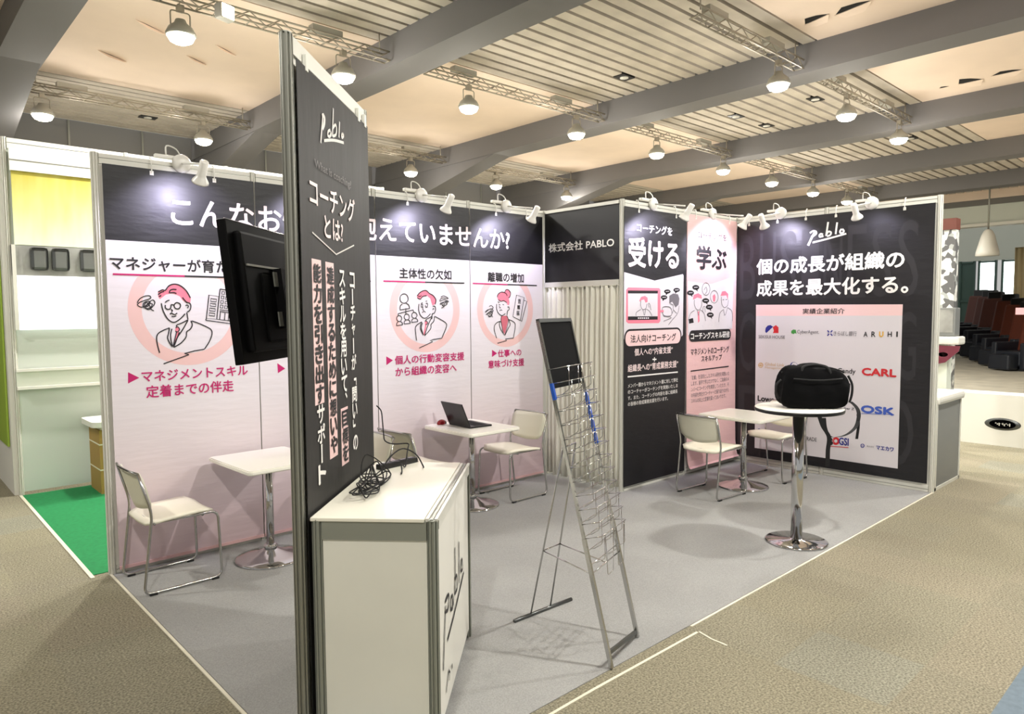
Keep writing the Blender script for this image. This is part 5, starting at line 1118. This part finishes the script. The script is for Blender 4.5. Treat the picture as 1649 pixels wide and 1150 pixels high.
# rear legs, cross bars and foot bar
R1, R2 = Vector((1.398, -2.329, .012)), Vector((1.838, -2.344, .012)); ru = (R2-R1).normalized()
la, lb_ = R1+ru*.12, R1+ru*.27
ha, hb = RP(0.01, 1.06, -.012), RP(.15, 1.06, -.012)
for p, q in ((la-O, ha), (lb_-O, hb)):
    b = MB(); b.tube([p, q], .0045, 'chrome_soft', 6); b.build('rear_leg', rk)
b = MB(); b.tube([R1-O, R2-O], .011, 'steel_dark', 8); b.build('rear_foot', rk)
b = MB(); s = .42
p1, p2 = (la-O).lerp(ha, s), (lb_-O).lerp(hb, s); q1, q2 = RP(0, .45, .0), RP(wdt*.5, .45, 0)
b.tube([p1, q1], .0035, 'chrome', 5); b.tube([p2, q2], .0035, 'chrome', 5); b.tube([p1, p2], .0035, 'chrome', 5); b.tube([RP(0, .45), RP(wdt, .45)], .0035, 'chrome', 5); b.tube([ha, hb], .0045, 'chrome', 5); b.build('brace', rk)

# ------------------------------------------------------------------ neighbouring stand at the left, behind the back wall
ns = seg_wall('wall_neighbour', [(-.1, 2.83), (.9, 2.83), (1.9, 2.83), (2.9, 2.83), (3.9, 2.83)], panel_m='panel_sage', H=3.3, top=.1, bottom=.0)
hb_ = MB(); hb_.box(-.07, 3.9, 2.775, 2.803, 3.0, 3.2, 'panel_white'); hb_.box(-.07, 3.9, 2.773, 2.776, 3.09, 3.1, 'alu'); tag(hb_.build('header_board', off=(-.07, 2.775, 3)), 'white header board along the top of the neighbouring stand', 'sign board')
def yellow():
    m = bpy.data.materials.new('poster_yellow'); m.use_nodes = True; nt = m.node_tree; N, K = nt.nodes, nt.links; b_ = N['Principled BSDF']
    tc = N.new('ShaderNodeTexCoord'); sp = N.new('ShaderNodeSeparateXYZ'); K.new(tc.outputs['Object'], sp.inputs[0]); n = N.new('ShaderNodeTexNoise'); n.inputs['Scale'].default_value = 3
    mp = N.new('ShaderNodeMapping'); mp.inputs['Scale'].default_value = (3, 1, .6); K.new(tc.outputs['Object'], mp.inputs['Vector']); K.new(mp.outputs[0], n.inputs['Vector'])
    ad_ = N.new('ShaderNodeMath'); ad_.operation = 'MULTIPLY_ADD'; ad_.inputs[1].default_value = .35; K.new(n.outputs['Fac'], ad_.inputs[0]); K.new(sp.outputs['Z'], ad_.inputs[2])
    cr = N.new('ShaderNodeValToRGB'); e = cr.color_ramp.elements; e[0].position = .2; e[0].color = (*lin((232, 240, 208)), 1); e[1].position = .85; e[1].color = (*lin((192, 178, 70)), 1)
    x = e.new(.5); x.color = (*lin((220, 226, 150)), 1)
    K.new(ad_.outputs[0], cr.inputs['Fac']); K.new(cr.outputs['Color'], b_.inputs['Base Color']); MATS['poster_yellow'] = m
yellow()
b = MB(); b.box(-.06, 1.9, -.012, 0, .0, .67, 'poster_yellow'); o = b.build('poster'); o.location = (0, 2.803, 2.33); tag(o, 'yellow-green poster band high on the neighbouring stand', 'poster')
t = empty('display_box', (.75, 2.803, 1.548), 0, 'glaring white screen in a grey box on the neighbouring stand wall', 'screen')
b = MB(); b.box(-.84, 1, -.03, 0, .5, .775, 'smoky'); b.box(-.84, -.81, -.05, 0, 0, .78, 'alu_white'); b.build('casing', t)
b = MB(); b.box(-.81, 1, -.035, 0, 0, .5, 'screen_white'); b.build('screen', t)
for x in (-.7, -.53, -.3, -.12):
    b = MB(); b.box(x, x+.14, -.045, -.03, .55, .76, 'steel_dark', bevel=.03); b.build('cup_holder', t)
b = MB(); b.box(-.1, 1.9, -.05, 0, 0, .025, 'panel_white'); b.box(-.1, 1.9, -.06, 0, -.165, -.14, 'panel_white'); b.box(-.1, 1.9, -.02, 0, -.14, 0, 'panel_pale'); o = b.build('wall_shelf'); o.location = (0, 2.803, 1.16); tag(o, 'double white ledge under the glaring screen of the neighbouring stand', 'shelf')
t = empty('drawer_cabinet', (.62, 2.52, .004), 0, 'brown cardboard-coloured cabinet with two joints, beside our back wall post', 'cabinet')
b = MB(); b.box(-.17, .2, -.2, .2, 0, .6, 'cardboard'); b.build('body', t)
b = MB()
for z in (.22, .46): b.box(-.172, .202, -.202, .202, z, z+.012, 'tape_cream')
b.build('band', t)
b = MB(); b.box(-.15, .18, -.17, .17, .6, .64, 'tape_cream'); b.build('lid', t)
b = MB(); b.prism(rrect(.7, .5, .06), 0, .05, 'panel_white'); o = b.build('white_tray'); o.location = (.73, 2.47, .6445); tag(o, 'white round-cornered board lying on the brown cabinet', 'board')
# outer side wall of the stand beyond
t = empty('wall_neighbour_side', (-.12, 2.86, 0), kind='structure')
b = MB(); b.box(-.03, 0, 0, 5.8, 0, 3.3, 'panel_white'); b.build('panel', t)
b = MB(); b.box(-.05, -.034, .1, 4.5, .45, 3.0, 'poster_green'); o = b.build('poster'); o.location = (-.12, 2.86, 0); tag(o, 'green poster on the outer side of the neighbouring stand, at the left edge', 'poster')

# ------------------------------------------------------------------ beyond the right wall
t = empty('neighbour_counter', (6.08, -3.0, .0), 0, 'grey counter with white frame just behind the right wall end', 'counter')
b = MB(); b.box(.03, .72, .0, .4, .03, .8, 'grey_panel'); b.build('panel', t)
b = MB()
for x in (0, .72): b.box(x, x+.03, -.006, .03, 0, .83, 'alu_white')
b.box(0, .75, -.006, .4, 0, .03, 'alu_white'); b.build('frame', t)
b = MB(); b.box(-.0, .78, -.03, .42, .8, .88, 'panel_white', bevel=.03); b.build('worktop', t)
t = empty('display_monitor', (7.05, -2.7, .004), 0, 'grey boxy display on a white shelf stand just beyond the right wall end', 'display')
b = MB(); b.box(-.06, .1, -.185, .25, 1.4, 1.69, 'grey_panel', bevel=.01); b.build('casing', t)
b = MB(); b.box(-.064, -.06, -.165, .23, 1.44, 1.67, 'smoky'); b.build('screen', t)
b = MB(); b.box(-.1, .12, -.235, .28, 1.315, 1.398, 'panel_white', bevel=.02); b.build('shelf', t)
b = MB(); b.box(-.05, .1, -.12, .25, .0, 1.315, 'panel_pale'); b.build('stand', t)
b = MB(); pts = [(.25, 1.31), (-.25, 1.31), (-.24, 1.26), (-.12, 1.14), (.1, 1.08), (.25, 1.06)]; M = Matrix(((0, 0, 1, 0), (1, 0, 0, 0), (0, 1, 0, 0), (0, 0, 0, 1)))
b.prism(pts, -.012, 0, 'magenta_board', M); o = b.build('shaped_sign'); o.location = (6.945, -2.7, .0)
mb = MB(); mb.lathe([(.0, 0), (.045, 0)], 'pill', 20, Matrix.Translation((-.0135, -.1, 1.22)) @ Matrix.Rotation(-PI/2, 4, 'Y') @ Matrix.Diagonal((.5, 1, 1, 1))); mb.build('emblem', o)
tag(o, 'dark magenta shaped sign with a pale oval emblem, under the grey display', 'sign')
def speckle():
    m = bpy.data.materials.new('bead_screen'); m.use_nodes = True; nt = m.node_tree; N, K = nt.nodes, nt.links; b_ = N['Principled BSDF']
    tc = N.new('ShaderNodeTexCoord'); v = N.new('ShaderNodeTexVoronoi'); v.inputs['Scale'].default_value = 16; K.new(tc.outputs['Object'], v.inputs['Vector'])
    cr = N.new('ShaderNodeValToRGB'); cr.color_ramp.interpolation = 'CONSTANT'; e = cr.color_ramp.elements; e[0].color = (.75, .75, .7, 1); e[1].position = .62; e[1].color = (.12, .12, .12, 1); x = e.new(.4); x.color = (.4, .42, .4, 1)
    sp = N.new('ShaderNodeSeparateXYZ'); K.new(v.outputs['Color'], sp.inputs[0]); K.new(sp.outputs['X'], cr.inputs['Fac']); K.new(cr.outputs['Color'], b_.inputs['Base Color']); b_.inputs['Roughness'].default_value = .3; MATS['bead_screen'] = m
speckle()
b = MB(); b.box(-.06, .06, -.13, .2, 0, 2.6, 'bead_screen'); o = b.build('bead_column'); o.location = (8.3, -2.4, .004); tag(o, 'narrow speckled black and white column beyond the right wall end', 'column')
b = MB(); b.box(-.08, .08, -.135, .21, 0, .13, 'brown_red'); o = b.build('brown_board'); o.location = (8.3, -2.4, 2.6045); tag(o, 'small brown board on top of the speckled column', 'board')
# white counter with dark oval emblem across the far aisle
t = empty('white_counter', (9.05, -2.2, 0), 0, 'low white counter with a dark oval emblem, at the right edge', 'counter')
b = MB(); b.box(0, .35, -5, .3, 0, .63, 'panel_white'); b.build('body', t)
b = MB(); M = Matrix.Translation((-.004, -.68, .27)) @ Matrix.Rotation(-PI/2, 4, 'Y')
b.lathe([(.0, .002), (.14, .002), (.15, -.003)], 'steel_dark', 40, M @ Matrix.Diagonal((.5, 1.25, 1, 1)))
b.lathe([(.1, .0024), (.11, .0024)], 'grey', 40, M @ Matrix.Diagonal((.5, 1.25, 1, 1)))
for k in range(9): b.box(-.0075, -.0065, -.76+k*.018, -.75+k*.018, .25+.012*(k % 3), .285-.01*(k % 2), 'alu_white')
b.build('emblem', t)
plane_obj('floor_planks', 10.5, 36, -9, 8.5, 0, .004, 'plank')
# far end: bulkhead, windows, chairs
b = MB(); b.box(22, 22.4, -14, 9, 4.06, 4.56, 'pale_green'); b.box(21.95, 22.4, -14, 9, 4.56, 4.72, 'hall_grey'); b.box(21.9, 22.4, -14, 9, 4.72, 5.0, 'ceiling_cream'); b.box(21.94, 22.3, -14, 9, 3.98, 4.06, 'panel_white'); tag(b.build('trim_1', off=(22, -14, 4)), kind='structure')
b = MB(); b.box(38, 38.3, -16, 12, 0, .4, 'pale_green'); b.box(38, 38.3, -16, 12, 3.95, 7, 'pale_green'); b.box(38, 38.3, 5.3, 12, .4, 3.95, 'pale_green'); b.box(38, 38.3, -16, 1.2, .4, 3.95, 'pale_green'); tag(b.build('wall_right_hall', off=(38, -16, 0)), kind='structure')
for i, (y0, y1) in enumerate(((3.78, 4.42), (2.95, 3.48), (4.65, 5.2), (1.4, 2.7))):
    t = empty('window_%d' % (i+1), (38.05, y0, .4), kind='structure')
    b = MB(); b.box(.03, .05, 0, y1-y0, 0, 3.5, 'window_light' if i < 2 or i == 3 else 'frame_green'); b.build('pane', t)
    b = MB()
    for yy in (-.06, y1-y0-.03): b.box(-.04, .1, yy, yy+.09, 0, 3.55, 'frame_green')
    for zz in (0, 1.6, 3.45): b.box(-.04, .1, 0, y1-y0, zz, zz+.08, 'frame_green')
    b.build('window_frame', t)
b = MB(); n = 24; vs = [(0.05*math.sin(i*1.7), -1.0*i/n, z) for z in (0.9, 3.9) for i in range(n+1)]
b.add(vs, [(i, i+1, n+2+i, n+1+i) for i in range(n)], 'cream_cloth', True); o = b.build('window_drape'); o.location = (29.9, 1.36, 0); tag(o, 'bright cream drape at the far window, right edge', 'curtain')
o.modifiers.new('thickness', 'SOLIDIFY').thickness = .01
t = empty('pendant_lamp', (19, -.33, 0), 0, 'big white pendant lamp shade hanging beyond the right wall end', 'pendant lamp')
b = MB(); b.lathe([(.25, 2.96), (.24, 3.06), (.14, 3.46), (.09, 3.56), (.05, 3.6)], 'panel_white', 24); b.build('lamp_shade', t)
b = MB(); b.tube([(0, 0, 3.6), (0, 0, 4.95)], .02, 'alu', 6); b.build('cord', t)
def arm_chair(t):
    b = MB(); b.box(-.45, .4, -.36, .36, .12, .5, 'seat_black', bevel=.05); b.build('seat', t)
    b = MB(); M = Matrix.Translation((.32, 0, .42)) @ Matrix.Rotation(math.radians(12), 4, 'Y'); b.box(-.1, .12, -.34, .34, 0, 1.1, 'seat_brown', M, .07); b.build('backrest', t)
    for s in (-1, 1):
        b = MB(); b.box(-.45, .35, s*.4-.08, s*.4+.08, .05, .72, 'seat_black', bevel=.04); b.build('armrest', t)
    b = MB(); b.box(-.75, -.42, -.3, .3, .03, .42, 'seat_black', bevel=.05); b.build('footrest', t)
    b = MB(); M2 = Matrix.Translation((.52, 0, 1.45)); b.box(-.06, .1, -.2, .2, 0, .22, 'black_plastic', M2, .04); b.build('headrest', t)
    b = MB(); b.box(-.4, .4, -.4, .4, 0, .06, 'rubber'); b.build('base', t)
ac = empty('massage_chair', (0, 0, 0)); arm_chair(ac)
SP = [(22.0, -.5, 1.05, 'brown and black armchair, nearest of the far row at the right edge'), (23.5, .05, 1.12, 'brown and black armchair, second of the far row'), (25.2, .65, 1.2, 'brown and black armchair, third of the far row'), (27.2, 1.35, 1.3, 'brown and black armchair, fourth of the far row'), (29.5, 2.3, 1.38, 'brown and black armchair, fifth of the far row'), (32, 3.1, 1.45, 'brown and black armchair, sixth of the far row'), (34.6, 4.05, 1.5, 'brown and black armchair, farthest of the row, beside the speckled column')]
for i, (x, y, sc, lb) in enumerate(SP):
    o = ac if i == 0 else copy_tree(ac); o.location = (x, y, .004); o.scale = (sc, sc, sc); o.rotation_euler = (0, 0, -.5); tag(o, lb, 'armchair', 'armchairs in a far row')
b = MB(); b.box(-.02, .02, -.3, .1, .0, .13, 'pink_card'); b.box(-.02, .02, -.12, -.08, -1.54, 0, 'alu'); b.box(-.15, .15, -.25, .05, -1.56, -1.54, 'alu'); o = b.build('notice_board'); o.location = (15.0, -1.86, 1.564); tag(o, 'small pink notice board on a stand at the far right edge', 'sign board')
